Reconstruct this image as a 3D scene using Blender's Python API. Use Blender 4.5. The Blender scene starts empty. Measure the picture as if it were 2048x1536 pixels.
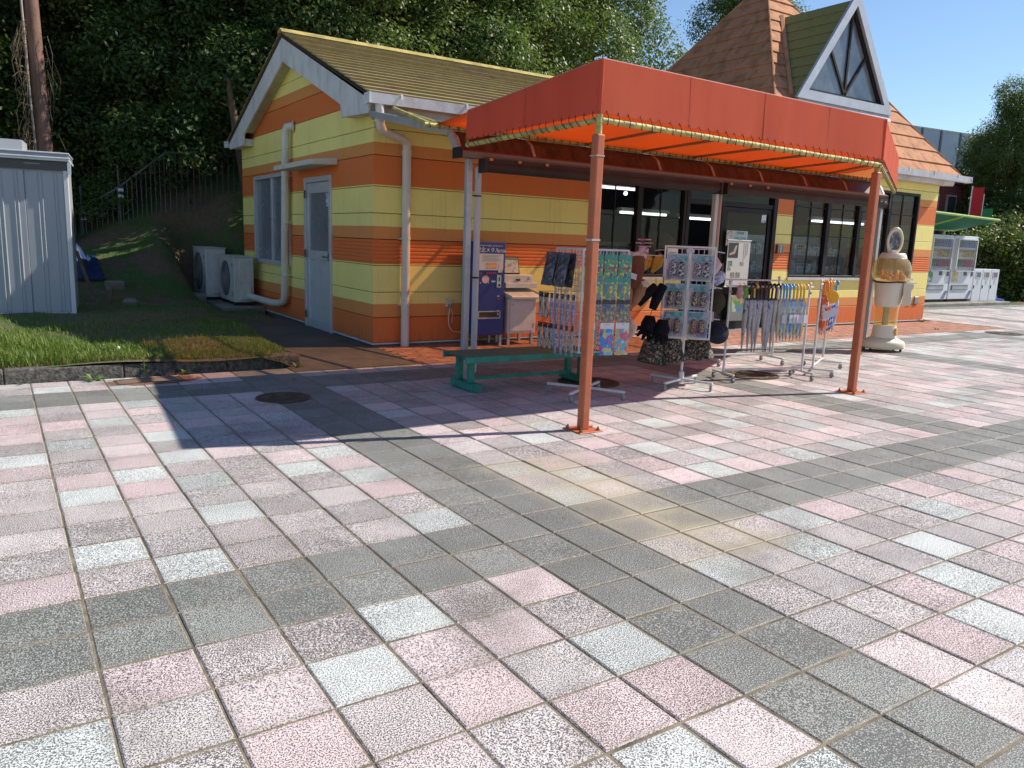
import bpy, bmesh, math, random
import numpy as np
from mathutils import Vector, Matrix
R = math.radians
rnd = random.Random(7)
SC = bpy.context.scene
COL = SC.collection

# ------------------------------------------------------------------ camera
CAM = np.array([-0.1996, -2.7501, 1.4622])
YAW, PITCH, ROLL, FPX = 0.58347, 0.18097, 0.03629, 1569.1
def cam_axes():
    cy, sy = math.cos(YAW), math.sin(YAW)
    f0 = Vector((sy, cy, 0)); r0 = Vector((cy, -sy, 0)); up = Vector((0, 0, 1))
    cp, sp = math.cos(PITCH), math.sin(PITCH)
    f = f0*cp - up*sp; u = up*cp + f0*sp
    cr, sr = math.cos(ROLL), math.sin(ROLL)
    return r0*cr + u*sr, u*cr - r0*sr, f
CR, CU, CF = cam_axes()
cd = bpy.data.cameras.new("camera"); cam = bpy.data.objects.new("camera", cd); COL.objects.link(cam)
cd.sensor_width = 36; cd.lens = 36*FPX/2048; cd.clip_start = 0.05; cd.clip_end = 2000
M = Matrix((CR, CU, -CF)).transposed().to_4x4(); M.translation = Vector(CAM)
cam.matrix_world = M
SC.camera = cam

# ------------------------------------------------------------------ sky, sun, exposure
SUN_DIR = Vector((2.85, -0.75, 2.79)).normalized()          # towards the sun
ELEV = math.asin(SUN_DIR.z); AZ = math.atan2(SUN_DIR.x, SUN_DIR.y)
world = bpy.data.worlds.new("World"); SC.world = world; world.use_nodes = True
wn = world.node_tree
bg = wn.nodes["Background"]
sky = wn.nodes.new("ShaderNodeTexSky"); sky.sky_type = 'NISHITA'; sky.sun_disc = False
sky.sun_elevation = ELEV; sky.sun_rotation = AZ
sky.air_density = 1.0; sky.dust_density = 0.15; sky.ozone_density = 4.0; sky.altitude = 50
wn.links.new(sky.outputs[0], bg.inputs[0]); bg.inputs[1].default_value = 0.070
sd = bpy.data.lights.new("sun", 'SUN'); sun = bpy.data.objects.new("sun", sd); COL.objects.link(sun)
sd.energy = 3.3; sd.angle = R(0.55); sd.color = (1.0, 0.925, 0.815)
sun.rotation_euler = (-SUN_DIR).to_track_quat('-Z', 'Y').to_euler()
sun.location = (20, -8, 25)
SC.view_settings.view_transform = 'Standard'; SC.view_settings.look = 'None'
SC.view_settings.exposure = 1.06; SC.view_settings.gamma = 1.0
SC.view_settings.use_curve_mapping = False
SC.render.engine = 'CYCLES'
SC.cycles.max_bounces = 7; SC.cycles.transparent_max_bounces = 16
SC.cycles.use_denoising = True
SC.cycles.caustics_reflective = False; SC.cycles.caustics_refractive = False

# ------------------------------------------------------------------ mesh helpers
class MB:
    def __init__(s): s.v = []; s.f = []; s.mi = []; s.cm = 0
    def add(s, vs, fs):
        b = len(s.v); s.v += [tuple(p) for p in vs]
        for f in fs: s.f.append(tuple(b+i for i in f)); s.mi.append(s.cm)
        return s
    def box(s, x0, x1, y0, y1, z0, z1):
        if x0 > x1: x0, x1 = x1, x0
        if y0 > y1: y0, y1 = y1, y0
        if z0 > z1: z0, z1 = z1, z0
        return s.add([(x0,y0,z0),(x1,y0,z0),(x1,y1,z0),(x0,y1,z0),(x0,y0,z1),(x1,y0,z1),(x1,y1,z1),(x0,y1,z1)],
                     [(3,2,1,0),(4,5,6,7),(0,1,5,4),(1,2,6,5),(2,3,7,6),(3,0,4,7)])
    def hexa(s, a, b):      # two quads of 4 points (bottom, top)
        return s.add(list(a)+list(b), [(3,2,1,0),(4,5,6,7),(0,1,5,4),(1,2,6,5),(2,3,7,6),(3,0,4,7)])
    def prism(s, poly, d):  # poly: list of 3D points, extruded along d
        n = len(poly); d = Vector(d)
        t = [tuple(Vector(p)+d) for p in poly]
        return s.add(list(poly)+t, [tuple(range(n-1,-1,-1)), tuple(range(n,2*n))]+[(i,(i+1)%n,n+(i+1)%n,n+i) for i in range(n)])
    def bar(s, p0, p1, w, h=None, up=(0,0,1)):   # square bar between two points
        h = h or w; p0 = Vector(p0); p1 = Vector(p1); d = (p1-p0).normalized(); up = Vector(up)
        if abs(d.dot(up)) > .97: up = Vector((1,0,0))
        a = d.cross(up).normalized(); b = a.cross(d).normalized()
        q = [a*(-w/2)+b*(-h/2), a*(w/2)+b*(-h/2), a*(w/2)+b*(h/2), a*(-w/2)+b*(h/2)]
        return s.hexa([p0+e for e in q], [p1+e for e in q])
    def tube(s, pts, r, n=8, cap=True):
        pts = [Vector(p) for p in pts]; m = len(pts)
        rs = r if isinstance(r, (list, tuple)) else [r]*m
        b = len(s.v); ref = None
        for i, p in enumerate(pts):
            d = (pts[min(i+1,m-1)]-pts[max(i-1,0)])
            d = d.normalized() if d.length > 1e-9 else Vector((0,0,1))
            if ref is None: ref = Vector((0,0,1)) if abs(d.z) < .9 else Vector((1,0,0))
            a = d.cross(ref).normalized(); c = a.cross(d).normalized(); ref = c
            for k in range(n):
                t = 2*math.pi*k/n; s.v.append(tuple(p+(a*math.cos(t)+c*math.sin(t))*rs[i]))
        for i in range(m-1):
            for k in range(n):
                s.f.append((b+i*n+k, b+i*n+(k+1)%n, b+(i+1)*n+(k+1)%n, b+(i+1)*n+k)); s.mi.append(s.cm)
        if cap:
            s.f.append(tuple(b+k for k in range(n-1,-1,-1))); s.mi.append(s.cm)
            s.f.append(tuple(b+(m-1)*n+k for k in range(n))); s.mi.append(s.cm)
        return s
    def lathe(s, prof, c=(0,0,0), n=24, sx=1, sy=1, cap=True):   # prof: (r,z)
        b = len(s.v)
        for r, z in prof:
            for k in range(n):
                t = 2*math.pi*k/n; s.v.append((c[0]+r*sx*math.cos(t), c[1]+r*sy*math.sin(t), c[2]+z))
        for i in range(len(prof)-1):
            for k in range(n):
                s.f.append((b+i*n+k, b+i*n+(k+1)%n, b+(i+1)*n+(k+1)%n, b+(i+1)*n+k)); s.mi.append(s.cm)
        if cap:
            s.f.append(tuple(b+k for k in range(n-1,-1,-1))); s.mi.append(s.cm)
            s.f.append(tuple(b+(len(prof)-1)*n+k for k in range(n))); s.mi.append(s.cm)
        return s
    def xf(s, m, start=0):
        s.v[start:] = [tuple(m @ Vector(p)) for p in s.v[start:]]; return s
    def mesh(s, name):
        me = bpy.data.meshes.new(name); me.from_pydata(s.v, [], s.f)
        if any(s.mi): me.polygons.foreach_set("material_index", s.mi)
        me.update(); return me

def obj(name, mb, mats, parent=None, smooth=False, bevel=0, seg=1, world_to=None):
    me = mb if isinstance(mb, bpy.types.Mesh) else mb.mesh(name)
    if not isinstance(mats, (list, tuple)): mats = [mats]
    if len(me.materials) == 0:
        for m in mats: me.materials.append(m)
    if smooth:
        me.polygons.foreach_set("use_smooth", [True]*len(me.polygons)); 
        try: me.set_sharp_from_angle(angle=R(50))
        except Exception: pass
    o = bpy.data.objects.new(name, me); COL.objects.link(o)
    if parent is not None:
        o.parent = parent
        if parent.get("_w") and parent.parent is None: o.location = -parent.location
    if bevel:
        b = o.modifiers.new("bevel", 'BEVEL'); b.width = bevel; b.segments = seg; b.limit_method = 'ANGLE'; b.angle_limit = R(40)
    return o
def tag(o, label, cat, group=None, kind=None):
    if label: o["label"] = label
    if cat: o["category"] = cat
    if group: o["group"] = group
    if kind: o["kind"] = kind
    return o
def thing(name, label, cat, loc=(0,0,0), rz=0, group=None, w=False):
    o = bpy.data.objects.new(name, None); COL.objects.link(o); o.location = loc; o.rotation_euler = (0,0,rz)
    o.empty_display_size = .1
    if w: o["_w"] = 1
    return tag(o, label, cat, group)
def kids(o): return [c for c in bpy.data.objects if c.parent == o]
CH = {}
def dup(root, loc, rz=0, label=None, scale=None):
    def cp(o, par):
        c = o.copy(); COL.objects.link(c); c.parent = par
        for ch in o.children: cp(ch, c)
        return c
    r = cp(root, None); r.location = loc; r.rotation_euler = (0,0,rz)
    if label: r["label"] = label
    if scale: r.scale = scale
    return r
def text_mesh(body, size, extrude=0.001, ax='C'):
    c = bpy.data.curves.new("lettering", 'FONT'); c.body = body; c.size = size; c.extrude = extrude; c.align_x = ax; c.align_y = 'CENTER'
    o = bpy.data.objects.new("lettering", c); COL.objects.link(o)
    dg = bpy.context.evaluated_depsgraph_get()
    me = bpy.data.meshes.new_from_object(o.evaluated_get(dg))
    bpy.data.objects.remove(o); bpy.data.curves.remove(c); return me
def lettering(body, size, mat, parent, loc, rot, stretch=1, ax='CENTER', name="lettering"):
    me = text_mesh(body, size, ax=ax); me.materials.clear(); me.materials.append(mat)
    o = bpy.data.objects.new(name, me); COL.objects.link(o); o.parent = parent; o.location = loc; o.rotation_euler = rot; o.scale = (stretch,1,1)
    if parent is not None and parent.get("_w") and parent.parent is None: o.location = Vector(loc)-parent.location
    return o

# ------------------------------------------------------------------ materials
def new_mat(name):
    m = bpy.data.materials.new(name); m.use_nodes = True; nt = m.node_tree
    for n in list(nt.nodes): nt.nodes.remove(n)
    out = nt.nodes.new("ShaderNodeOutputMaterial")
    return m, nt, out
class NT:
    def __init__(s, nt): s.nt = nt
    def n(s, t, ins=None, **kw):
        x = s.nt.nodes.new("ShaderNode"+t)
        for k, v in kw.items(): setattr(x, k, v)
        for k, v in (ins or {}).items(): s.set(x.inputs[k], v)
        return x
    def set(s, sock, v):
        if isinstance(v, bpy.types.NodeSocket): s.nt.links.new(v, sock)
        elif isinstance(v, bpy.types.Node): s.nt.links.new(v.outputs[0], sock)
        else:
            if sock.type == 'RGBA' and len(v) == 3: v = (*v, 1)
            sock.default_value = v
    def math(s, op, a, b=0, clamp=False): 
        x = s.nt.nodes.new("ShaderNodeMath"); x.operation = op; x.use_clamp = clamp; s.set(x.inputs[0], a); s.set(x.inputs[1], b); return x.outputs[0]
    def mix(s, f, a, b, mode='MIX'):
        x = s.nt.nodes.new("ShaderNodeMix"); x.data_type = 'RGBA'; x.blend_type = mode
        s.set(x.inputs[0], f); s.set(x.inputs[6], a); s.set(x.inputs[7], b); return x.outputs[2]
    def ramp(s, f, stops, interp='LINEAR'):
        x = s.nt.nodes.new("ShaderNodeValToRGB"); s.set(x.inputs[0], f); cr = x.color_ramp; cr.interpolation = interp
        while len(cr.elements) < len(stops): cr.elements.new(.5)
        for e, (p, c) in zip(cr.elements, stops): e.position = p; e.color = (*c, 1) if len(c) == 3 else c
        return x.outputs[0]
    def noise(s, vec, scale, detail=3, rough=.55, out=0):
        x = s.nt.nodes.new("ShaderNodeTexNoise"); x.inputs["Scale"].default_value = scale; x.inputs["Detail"].default_value = detail
        x.inputs["Roughness"].default_value = rough; s.set(x.inputs["Vector"], vec); return x.outputs[out]
    def pos(s): return s.nt.nodes.new("ShaderNodeNewGeometry").outputs["Position"]
    def obj(s): return s.nt.nodes.new("ShaderNodeTexCoord").outputs["Object"]
    def map(s, vec, scale=(1,1,1), rot=(0,0,0)):
        x = s.nt.nodes.new("ShaderNodeMapping"); x.inputs["Scale"].default_value = scale; x.inputs["Rotation"].default_value = rot; s.set(x.inputs["Vector"], vec); return x.outputs[0]
    def bump(s, h, strength=.3, dist=.01):
        x = s.nt.nodes.new("ShaderNodeBump"); x.inputs["Strength"].default_value = strength; x.inputs["Distance"].default_value = dist; s.set(x.inputs["Height"], h); return x.outputs[0]
    def sep(s, vec): 
        x = s.nt.nodes.new("ShaderNodeSeparateXYZ"); s.set(x.inputs[0], vec); return x.outputs
def mul(c, k): return tuple(min(1, max(0, a*k)) for a in c[:3])
MC = {}
def mat(name, col, rough=.6, var=.12, vs=5, bump=0, bs=80, metal=0, spec=.5, dirt=None, ds=3, da=.5, stretch=None, emit=0):
    if name in MC: return MC[name]
    m, nt, out = new_mat(name); N = NT(nt)
    p = N.pos()
    pv = N.map(p, stretch) if stretch else p
    n1 = N.noise(pv, vs, 4)
    c = N.mix(N.ramp(n1, [(.3,(0,0,0)),(.7,(1,1,1))]), mul(col, 1-var), mul(col, 1+var))
    if dirt:
        n2 = N.noise(pv, ds, 6, .65)
        c = N.mix(N.math('MULTIPLY', N.ramp(n2, [(.48,(0,0,0)),(.66,(1,1,1))]), da), c, dirt)
    b = N.n("BsdfPrincipled", {"Base Color": c, "Roughness": rough, "Metallic": metal, "Specular IOR Level": spec})
    rn = N.noise(p, vs*2.3, 3); nt.links.new(N.math('ADD', N.math('MULTIPLY', N.math('SUBTRACT', rn, .5), .18), rough, True), b.inputs["Roughness"])
    if bump: nt.links.new(N.bump(N.noise(p, bs, 3), bump, .01), b.inputs["Normal"])
    if emit: b.inputs["Emission Color"].default_value = (*col[:3],1); b.inputs["Emission Strength"].default_value = emit
    nt.links.new(b.outputs[0], out.inputs[0]); MC[name] = m; return m
def schlick(N, f0):
    ge = N.nt.nodes.new("ShaderNodeNewGeometry"); dt = N.nt.nodes.new("ShaderNodeVectorMath"); dt.operation = 'DOT_PRODUCT'
    N.nt.links.new(ge.outputs["Incoming"], dt.inputs[0]); N.nt.links.new(ge.outputs["Normal"], dt.inputs[1])
    c = N.math('SUBTRACT', 1.0, N.math('ABSOLUTE', dt.outputs["Value"]), True)
    return N.math('ADD', f0, N.math('MULTIPLY', N.math('POWER', c, 5.0), 1-f0), True)
def glass_mat(name, tint=(.9,.95,.95), refl=.9, rough=.02, trans=.9):
    m, nt, out = new_mat(name); N = NT(nt)
    fr = schlick(N, .025)
    nz = N.bump(N.noise(N.pos(), 1.3, 2), .06, .05)
    g = N.n("BsdfGlossy", {"Color": (refl*.5,)*3, "Roughness": rough, "Normal": nz}); t = N.n("BsdfTransparent", {"Color": tint})
    x = N.n("MixShader", {0: fr, 1: t, 2: g}); nt.links.new(x.outputs[0], out.inputs[0]); return m
def fabric_mat(name, col, tcol, tw=.4, rough=.7):
    m, nt, out = new_mat(name); N = NT(nt)
    p = N.pos(); n1 = N.noise(N.map(p,(1,1,.25)), 3, 5); 
    c = N.mix(N.ramp(n1, [(.3,(0,0,0)),(.75,(1,1,1))]), mul(col,.88), mul(col,1.12))
    st = N.ramp(N.noise(N.map(p,(5,5,.5)), 2.0, 6, .7), [(.46,(0,0,0)),(.74,(1,1,1))]); c = N.mix(N.math('MULTIPLY', st, .35), c, mul((col[0]*.8+.1,col[1]*.8+.07,col[2]*.8+.06),1.0))
    dk = N.ramp(N.noise(N.map(p,(7,7,.8)), 3.1, 6, .75), [(.58,(0,0,0)),(.75,(1,1,1))]); c = N.mix(N.math('MULTIPLY', dk, .28), c, mul(col,.45))
    b = N.n("BsdfPrincipled", {"Base Color": c, "Roughness": rough, "Specular IOR Level": .08, "Normal": N.bump(N.noise(p,1.6,2),.12,.03)})
    t = N.n("BsdfTranslucent", {"Color": tcol}); x = N.n("MixShader", {0: tw, 1: b, 2: t})
    nt.links.new(x.outputs[0], out.inputs[0]); return m
def print_mat(name, cols, scale=40, base=None, rough=.35, seed=0, metric='EUCLIDEAN', mixn=.5):
    """flat printed picture: coloured blotches"""
    m, nt, out = new_mat(name); N = NT(nt); o = N.obj()
    mp = nt.nodes.new("ShaderNodeMapping"); mp.inputs["Location"].default_value = (seed*1.7, seed*.9, seed*2.3); N.set(mp.inputs["Vector"], o)
    w = N.noise(mp.outputs[0], scale*.6, 3, .6, out=1)
    va = nt.nodes.new("ShaderNodeVectorMath"); va.operation = 'MULTIPLY_ADD'; nt.links.new(w, va.inputs[0]); va.inputs[1].default_value = (.9/scale,)*3; nt.links.new(mp.outputs[0], va.inputs[2])
    v = nt.nodes.new("ShaderNodeTexVoronoi"); v.inputs["Scale"].default_value = scale; nt.links.new(va.outputs[0], v.inputs["Vector"])
    s = N.sep(v.outputs["Color"])
    k = len(cols); c = N.ramp(s[0], [(i/k, cc) for i, cc in enumerate(cols)], 'CONSTANT')
    if base: c = N.mix(N.ramp(N.noise(mp.outputs[0], scale*.35, 2), [(.45,(0,0,0)),(.55,(1,1,1))]), c, base)
    b = N.n("BsdfPrincipled", {"Base Color": c, "Roughness": rough, "Specular IOR Level": .4}); nt.links.new(b.outputs[0], out.inputs[0]); return m
# ================================================================== GROUND
def smooth(a, b, x):
    t = max(0, min(1, (x-a)/(b-a))); return t*t*(3-2*t)
def hill(x, y):
    t = max(0, y-12.4)
    h = .13 + .018*max(0, y-6) + .27*min(t, 25) + .16*max(0, min(x-1.2, 4))*min(t, 6)
    h += .03*math.sin(x*1.7+y*.6)*smooth(6.5, 9, y) + .02*math.sin(x*3.1-y*2.3)
    sh_ = .32*(1-smooth(6.0, 6.6, y)); e = smooth(2.55-sh_, 2.85-sh_, x)*(1-smooth(10.2, 11.2, y)) + smooth(3.5, 3.95, x)*(1-smooth(13.3, 13.9, y)); e = min(1, e)
    h = h*(1-e) + (-.06)*e
    e2 = smooth(2.65, 3.15, x)*smooth(9.5, 10.5, y)*(1-smooth(14.2, 15.3, y))*(1-smooth(3.5,3.95,x)); h = h*(1-e2) + .03*e2
    lf = (1-smooth(-7.5,-6.0,x))*(1-smooth(11.5,14,y)); h = h*(1-lf) - .25*lf  # unseen left bank lowered so sunlit ground bounces light onto the side wall
    k = smooth(17.0, 19.0, x)
    hr = -.06 + .32*max(0, min(y-11.4, 14)) + .03*math.sin(x*2+y)
    return h*(1-k) + hr*k
# ---- materials of the ground
def soil_mat():
    m, nt, out = new_mat("soil_and_moss"); N = NT(nt); p = N.pos()
    a = N.noise(p, 1.1, 5); b2 = N.noise(p, 14, 5, .7); c3 = N.noise(p, 55, 3)
    brown = N.mix(b2, (.06,.042,.025), (.24,.165,.10)); green = N.mix(c3, (.03,.055,.012), (.10,.17,.035))
    c = N.mix(N.ramp(a, [(.42,(0,0,0)),(.56,(1,1,1))]), brown, green)
    b = N.n("BsdfPrincipled", {"Base Color": c, "Roughness": .95, "Normal": N.bump(b2, .9, .05)}); nt.links.new(b.outputs[0], out.inputs[0]); return m
SOIL = soil_mat()
ASPH = mat("ground_far", (.44,.40,.38), .95, .2, 1.2, .4, 60)
SAND = mat("joint_sand", (.21,.175,.12), .95, .35, 9, .5, 160, dirt=(.06,.05,.04), ds=5, da=.8)
obj("ground", MB().add([(-250,-250,-.12),(350,-250,-.12),(350,350,-.12),(-250,350,-.12)],[(0,1,2,3)]), ASPH)["kind"] = "structure"
def terrain():
    xs = np.concatenate([np.arange(-30,-6,1.5), np.arange(-6,5,.22), np.arange(5,60,1.2)])
    ys = np.concatenate([np.arange(5.72,16.5,.25), np.arange(16.5,60,1.3)])
    v = [(x,y,hill(x,y)) for y in ys for x in xs]; w = len(xs)
    f = [(j*w+i,j*w+i+1,(j+1)*w+i+1,(j+1)*w+i) for j in range(len(ys)-1) for i in range(w-1)]
    mb = MB(); mb.add(v, f); return obj("hillside", mb, SOIL, smooth=True)
terrain()["kind"] = "structure"

def tile_mat(kind):
    base, spk, amt = {'P': ((.74,.585,.585),(.12,.09,.09),.522), 'M': ((.70,.63,.62),(.11,.093,.092),.492),
                      'W': ((.70,.735,.715),(.13,.14,.135),.503), 'D': ((.10,.103,.096),(.40,.41,.385),.545)}[kind]
    m, nt, out = new_mat("paving_tile_"+kind); N = NT(nt); p = N.pos()
    cell = nt.nodes.new("ShaderNodeVectorMath"); cell.operation = 'SCALE'; nt.links.new(p, cell.inputs[0]); cell.inputs["Scale"].default_value = 1/.3
    fl = nt.nodes.new("ShaderNodeVectorMath"); fl.operation = 'FLOOR'; nt.links.new(cell.outputs[0], fl.inputs[0])
    fz = N.sep(fl.outputs[0]); cmb = nt.nodes.new("ShaderNodeCombineXYZ"); nt.links.new(fz[0], cmb.inputs[0]); nt.links.new(fz[1], cmb.inputs[1])
    wn_ = nt.nodes.new("ShaderNodeTexWhiteNoise"); wn_.noise_dimensions = '2D'; nt.links.new(cmb.outputs[0], wn_.inputs["Vector"])
    rs = N.sep(wn_.outputs["Color"])
    fr = nt.nodes.new("ShaderNodeVectorMath"); fr.operation = 'FRACTION'; nt.links.new(cell.outputs[0], fr.inputs[0]); fs = N.sep(fr.outputs[0])
    ex = N.math('SUBTRACT', .5, N.math('ABSOLUTE', N.math('SUBTRACT', fs[0], .5))); ey = N.math('SUBTRACT', .5, N.math('ABSOLUTE', N.math('SUBTRACT', fs[1], .5)))
    edge = N.math('MINIMUM', ex, ey)
    sp = N.noise(p, 195, 2.5, .6)
    big = N.noise(p, 3.2, 4); wear = N.noise(p, 9, 4, .6)
    thr = N.math('ADD', N.math('ADD', sp, N.math('MULTIPLY', N.math('SUBTRACT', big, .5), .10)), N.math('MULTIPLY', N.math('SUBTRACT', rs[0], .5), .045))
    f = N.ramp(N.math('SUBTRACT', thr, amt-.5), [(.48,(0,0,0)),(.52,(1,1,1))])
    if kind == 'D': c = N.mix(f, base, spk)
    else: c = N.mix(f, base, spk)
    # bare tone of each tile
    c = N.mix(.5, c, N.mix(rs[1], (.42,.42,.42), (.58,.57,.56)), 'OVERLAY') if False else c
    hs = nt.nodes.new("ShaderNodeHueSaturation"); nt.links.new(c, hs.inputs["Color"]); nt.links.new(N.math('ADD', .93, N.math('MULTIPLY', rs[1], .16)), hs.inputs["Value"])
    nt.links.new(N.math('ADD', .62, N.math('MULTIPLY', rs[2], .35)), hs.inputs["Saturation"]); c = hs.outputs[0]
    # sand washed into the edges, and a long wash of beige sand beside the front post
    em = N.math('MULTIPLY', N.ramp(N.math('ADD', edge, N.math('MULTIPLY', N.math('SUBTRACT', wear, .5), .14)), [(.0,(1,1,1)),(.10,(0,0,0))]), .45)
    c = N.mix(em, c, (.22,.19,.145))
    xs = N.sep(p)
    # distance to the line (3.3,2.2)-(2.0,-1.2)
    dl = N.math('ABSOLUTE', N.math('SUBTRACT', N.math('SUBTRACT', xs[0], 2.75), N.math('MULTIPLY', N.math('SUBTRACT', xs[1], .5), -.02)))
    dl = N.math('ADD', dl, N.math('MULTIPLY', N.math('SUBTRACT', N.noise(p, 1.6, 4), .5), 1.3))
    dy = N.math('ABSOLUTE', N.math('SUBTRACT', xs[1], .55))
    wash = N.math('MULTIPLY', N.ramp(dl, [(.05,(1,1,1)),(.5,(0,0,0))]), N.ramp(dy, [(.9,(1,1,1)),(1.75,(0,0,0))]))
    wash = N.math('MULTIPLY', wash, N.math('ADD', .45, N.math('MULTIPLY', N.ramp(edge, [(.05,(1,1,1)),(.32,(0,0,0))]), .5)), True)
    c = N.mix(N.math('MULTIPLY', wash, .85), c, (.40,.345,.25))
    tm = N.ramp(N.noise(N.map(p,(.28,2.4,1),(0,0,R(-24))), 1.6, 5, .65), [(.55,(0,0,0)),(.70,(1,1,1))]); c = N.mix(N.math('MULTIPLY', tm, .22), c, (.16,.14,.12))
    spt = N.ramp(N.noise(p, 26, 2), [(.72,(0,0,0)),(.76,(1,1,1))]); c = N.mix(N.math('MULTIPLY', spt, .30), c, (.20,.17,.13))
    # grey grime spots
    gr = N.ramp(N.noise(p, 1.05, 5, .6), [(.56,(0,0,0)),(.72,(1,1,1))])
    c = N.mix(N.math('MULTIPLY', gr, .55), c, (.12,.105,.09))
    b = N.n("BsdfPrincipled", {"Base Color": c, "Roughness": .62, "Specular IOR Level": .35, "Normal": N.bump(sp, .55, .0035)})
    nt.links.new(b.outputs[0], out.inputs[0]); return m
TM = {k: tile_mat(k) for k in 'PMWD'}
CODES = """-5:3M 4W 5P
-6:5W
-4:2P 3M 4P 5P 8M 9M 10P 11W 12M
-3:0M 1P 2M 3P 4M 5W 8M 9M 10M 11M 12W
-2:-1W 0M 1P 2W 3P 4P 5M 8W 9M 10W 11M 12M
-1:-1M 0P 1M 2M 3W 4M 5P 8M 9M 10M 11W 12P
2:-1P 0M 1W 2M 3M 4M 5W 8W 9P 10M 11P 12W 13P 14P 15W
3:-1M 0W 1M 2M 3M 4M 5M 8M 9W 10M 11P 12M 13W 14M 15P
4:-1M 0M 1M 2W 3M 4M 5P 8W 9P 10P 11M 12W 13M 14P
5:-1M 0M 1M 2M 3M 4M 5W 8M 9M 10M 11P 12P 13M 14M
6:-1M 0W 1P 2W 3M 4W 5P 8M 9M 10W 11M 12P 13M 14W 15P
7:-1M 0P 1W 2M 3M 4P 5W 8P 9P 10P 11W 12P 13P 14M 15M
8:-1P 0M 1P 2W 3P 4M 5P
9:-1W 0M 1P 2M 3M
10:-1M 0W 1P 2W
11:-1P 0M 1M 2P
12:-1P 0P 1W 2M
13:0M 1P"""
TC = {}
for ln in CODES.splitlines():
    j, rest = ln.split(":")
    for t in rest.split(): TC[(int(t[:-1]), int(j))] = t[-1]
TC[(8,-5)] = 'P'; TC[(8,-6)] = 'P'; TC[(9,-5)] = 'P'; TC[(9,-6)] = 'M'; TC[(10,-5)] = 'W'; TC[(11,-5)] = 'P'; TC[(8,-4)] = 'M'
def tkind(i, j):
    if i % 15 in (6, 7) or j % 15 in (0, 1): return 'D'
    if (i, j) in TC: return TC[(i, j)]
    r = random.Random(i*7919+j*104729+5).random()
    return 'W' if r < .2 else ('P' if r < .55 else 'M')
def project(x, y, z):
    d = Vector((x,y,z))-Vector(CAM); dz = d.dot(CF)
    if dz < .2: return None
    return 1024+FPX*d.dot(CR)/dz, 768-FPX*d.dot(CU)/dz, dz
def tile_verts(x0, y0, x1, y1, zt, g=.0042, b=.006):
    a = [(x0+g,y0+g),(x1-g,y0+g),(x1-g,y1-g),(x0+g,y1-g)]; c = [(x0+g+b,y0+g+b),(x1-g-b,y0+g+b),(x1-g-b,y1-g-b),(x0+g+b,y1-g-b)]
    v = [(x,y,-.03) for x,y in a]+[(x,y,zt-.004) for x,y in a]+[(x,y,zt) for x,y in c]
    f = [(8,9,10,11)]+[(k,(k+1)%4,4+(k+1)%4,4+k) for k in range(4)]+[(4+k,4+(k+1)%4,8+(k+1)%4,8+k) for k in range(4)]
    return v, f
paving = obj("plaza_paving", MB().add([(-8,-6,-.0055),(48,-6,-.0055),(48,5.66,-.0055),(-8,5.66,-.0055),(17.7,5.66,-.0055),(48,9.62,-.0055),(17.7,9.62,-.0055)],[(0,1,2,4,3),(4,2,5,6)]), SAND)
paving["kind"] = "structure"
cells = []
for j in range(-16, 32):
    for i in range(-22, 150):
        x, y = i*.3, j*.3
        if j >= 19 and x < 17.7: continue
        if j == 18 and x > 2.3 and x < 17.7: continue
        q = project(x+.15, y+.15, 0)
        if q is None or q[0] < -700 or q[0] > 2900 or q[1] > 2300: continue
        inside = 0 <= q[0] <= 2048 and q[1] <= 1536
        cells.append((q[2] if inside else 1e3+q[2], i, j))
cells.sort()
protos = {}
for k in 'PMWD':
    mb = MB(); mb.add(*tile_verts(0,0,.3,.3,0)); me = mb.mesh("tile"); me.materials.append(TM[k]); protos[k] = me
far = MB(); order = 'PMWD'
trnd = random.Random(3)
for n, (d, i, j) in enumerate(cells):
    k = tkind(i, j); dz = trnd.uniform(-.0022, .0012)
    if n < 300:
        o = bpy.data.objects.new("tile", protos[k]); COL.objects.link(o); o.parent = paving
        o.location = (i*.3+trnd.uniform(-.001,.001), j*.3+trnd.uniform(-.001,.001), dz); o.rotation_euler = (trnd.uniform(-.006,.006), trnd.uniform(-.006,.006), trnd.uniform(-.004,.004))
    else:
        far.cm = order.index(k); y1 = min(j*.3+.3, 5.655) if j == 18 and i*.3 < 17 else j*.3+.3
        far.add(*tile_verts(i*.3, j*.3, i*.3+.3, y1, dz))
fo = obj("far_tiles", far, [TM[k] for k in order], paving); fo["kind"] = "stuff"

# ---- concrete slab by the side door, red brick apron along the shop front
CONC = mat("old_concrete", (.24,.22,.19), .9, .22, 2.5, .4, 70, dirt=(.09,.08,.065), ds=1.4, da=.8)
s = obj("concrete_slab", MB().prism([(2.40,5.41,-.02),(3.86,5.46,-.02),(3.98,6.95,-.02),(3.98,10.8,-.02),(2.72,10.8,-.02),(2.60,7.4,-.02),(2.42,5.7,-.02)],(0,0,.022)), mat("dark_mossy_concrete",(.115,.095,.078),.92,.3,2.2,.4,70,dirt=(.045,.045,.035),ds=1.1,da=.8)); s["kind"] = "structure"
BRK = [mat("apron_brick_%d"%k, c, .85, .2, 9, .4, 120, dirt=(.16,.10,.07), ds=4, da=.5) for k, c in enumerate([(.36,.15,.09),(.42,.19,.12),(.32,.15,.10)])]
apron = obj("brick_apron", MB().add([(3.85,5.42,-.008),(17.7,5.42,-.008),(17.7,6.96,-.008),(3.85,6.96,-.008)],[(0,1,2,3)]), mat("apron_joint",(.12,.085,.065),.95)); apron["kind"] = "structure"
bx = []
for r in range(14):
    for c in range(70):
        x0 = 3.9+c*.2+(0.1 if r % 2 else 0); y0 = 5.43+r*.108
        if x0 > 17.45: continue
        bx.append((project(x0,y0,0)[2], x0, y0))
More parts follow.
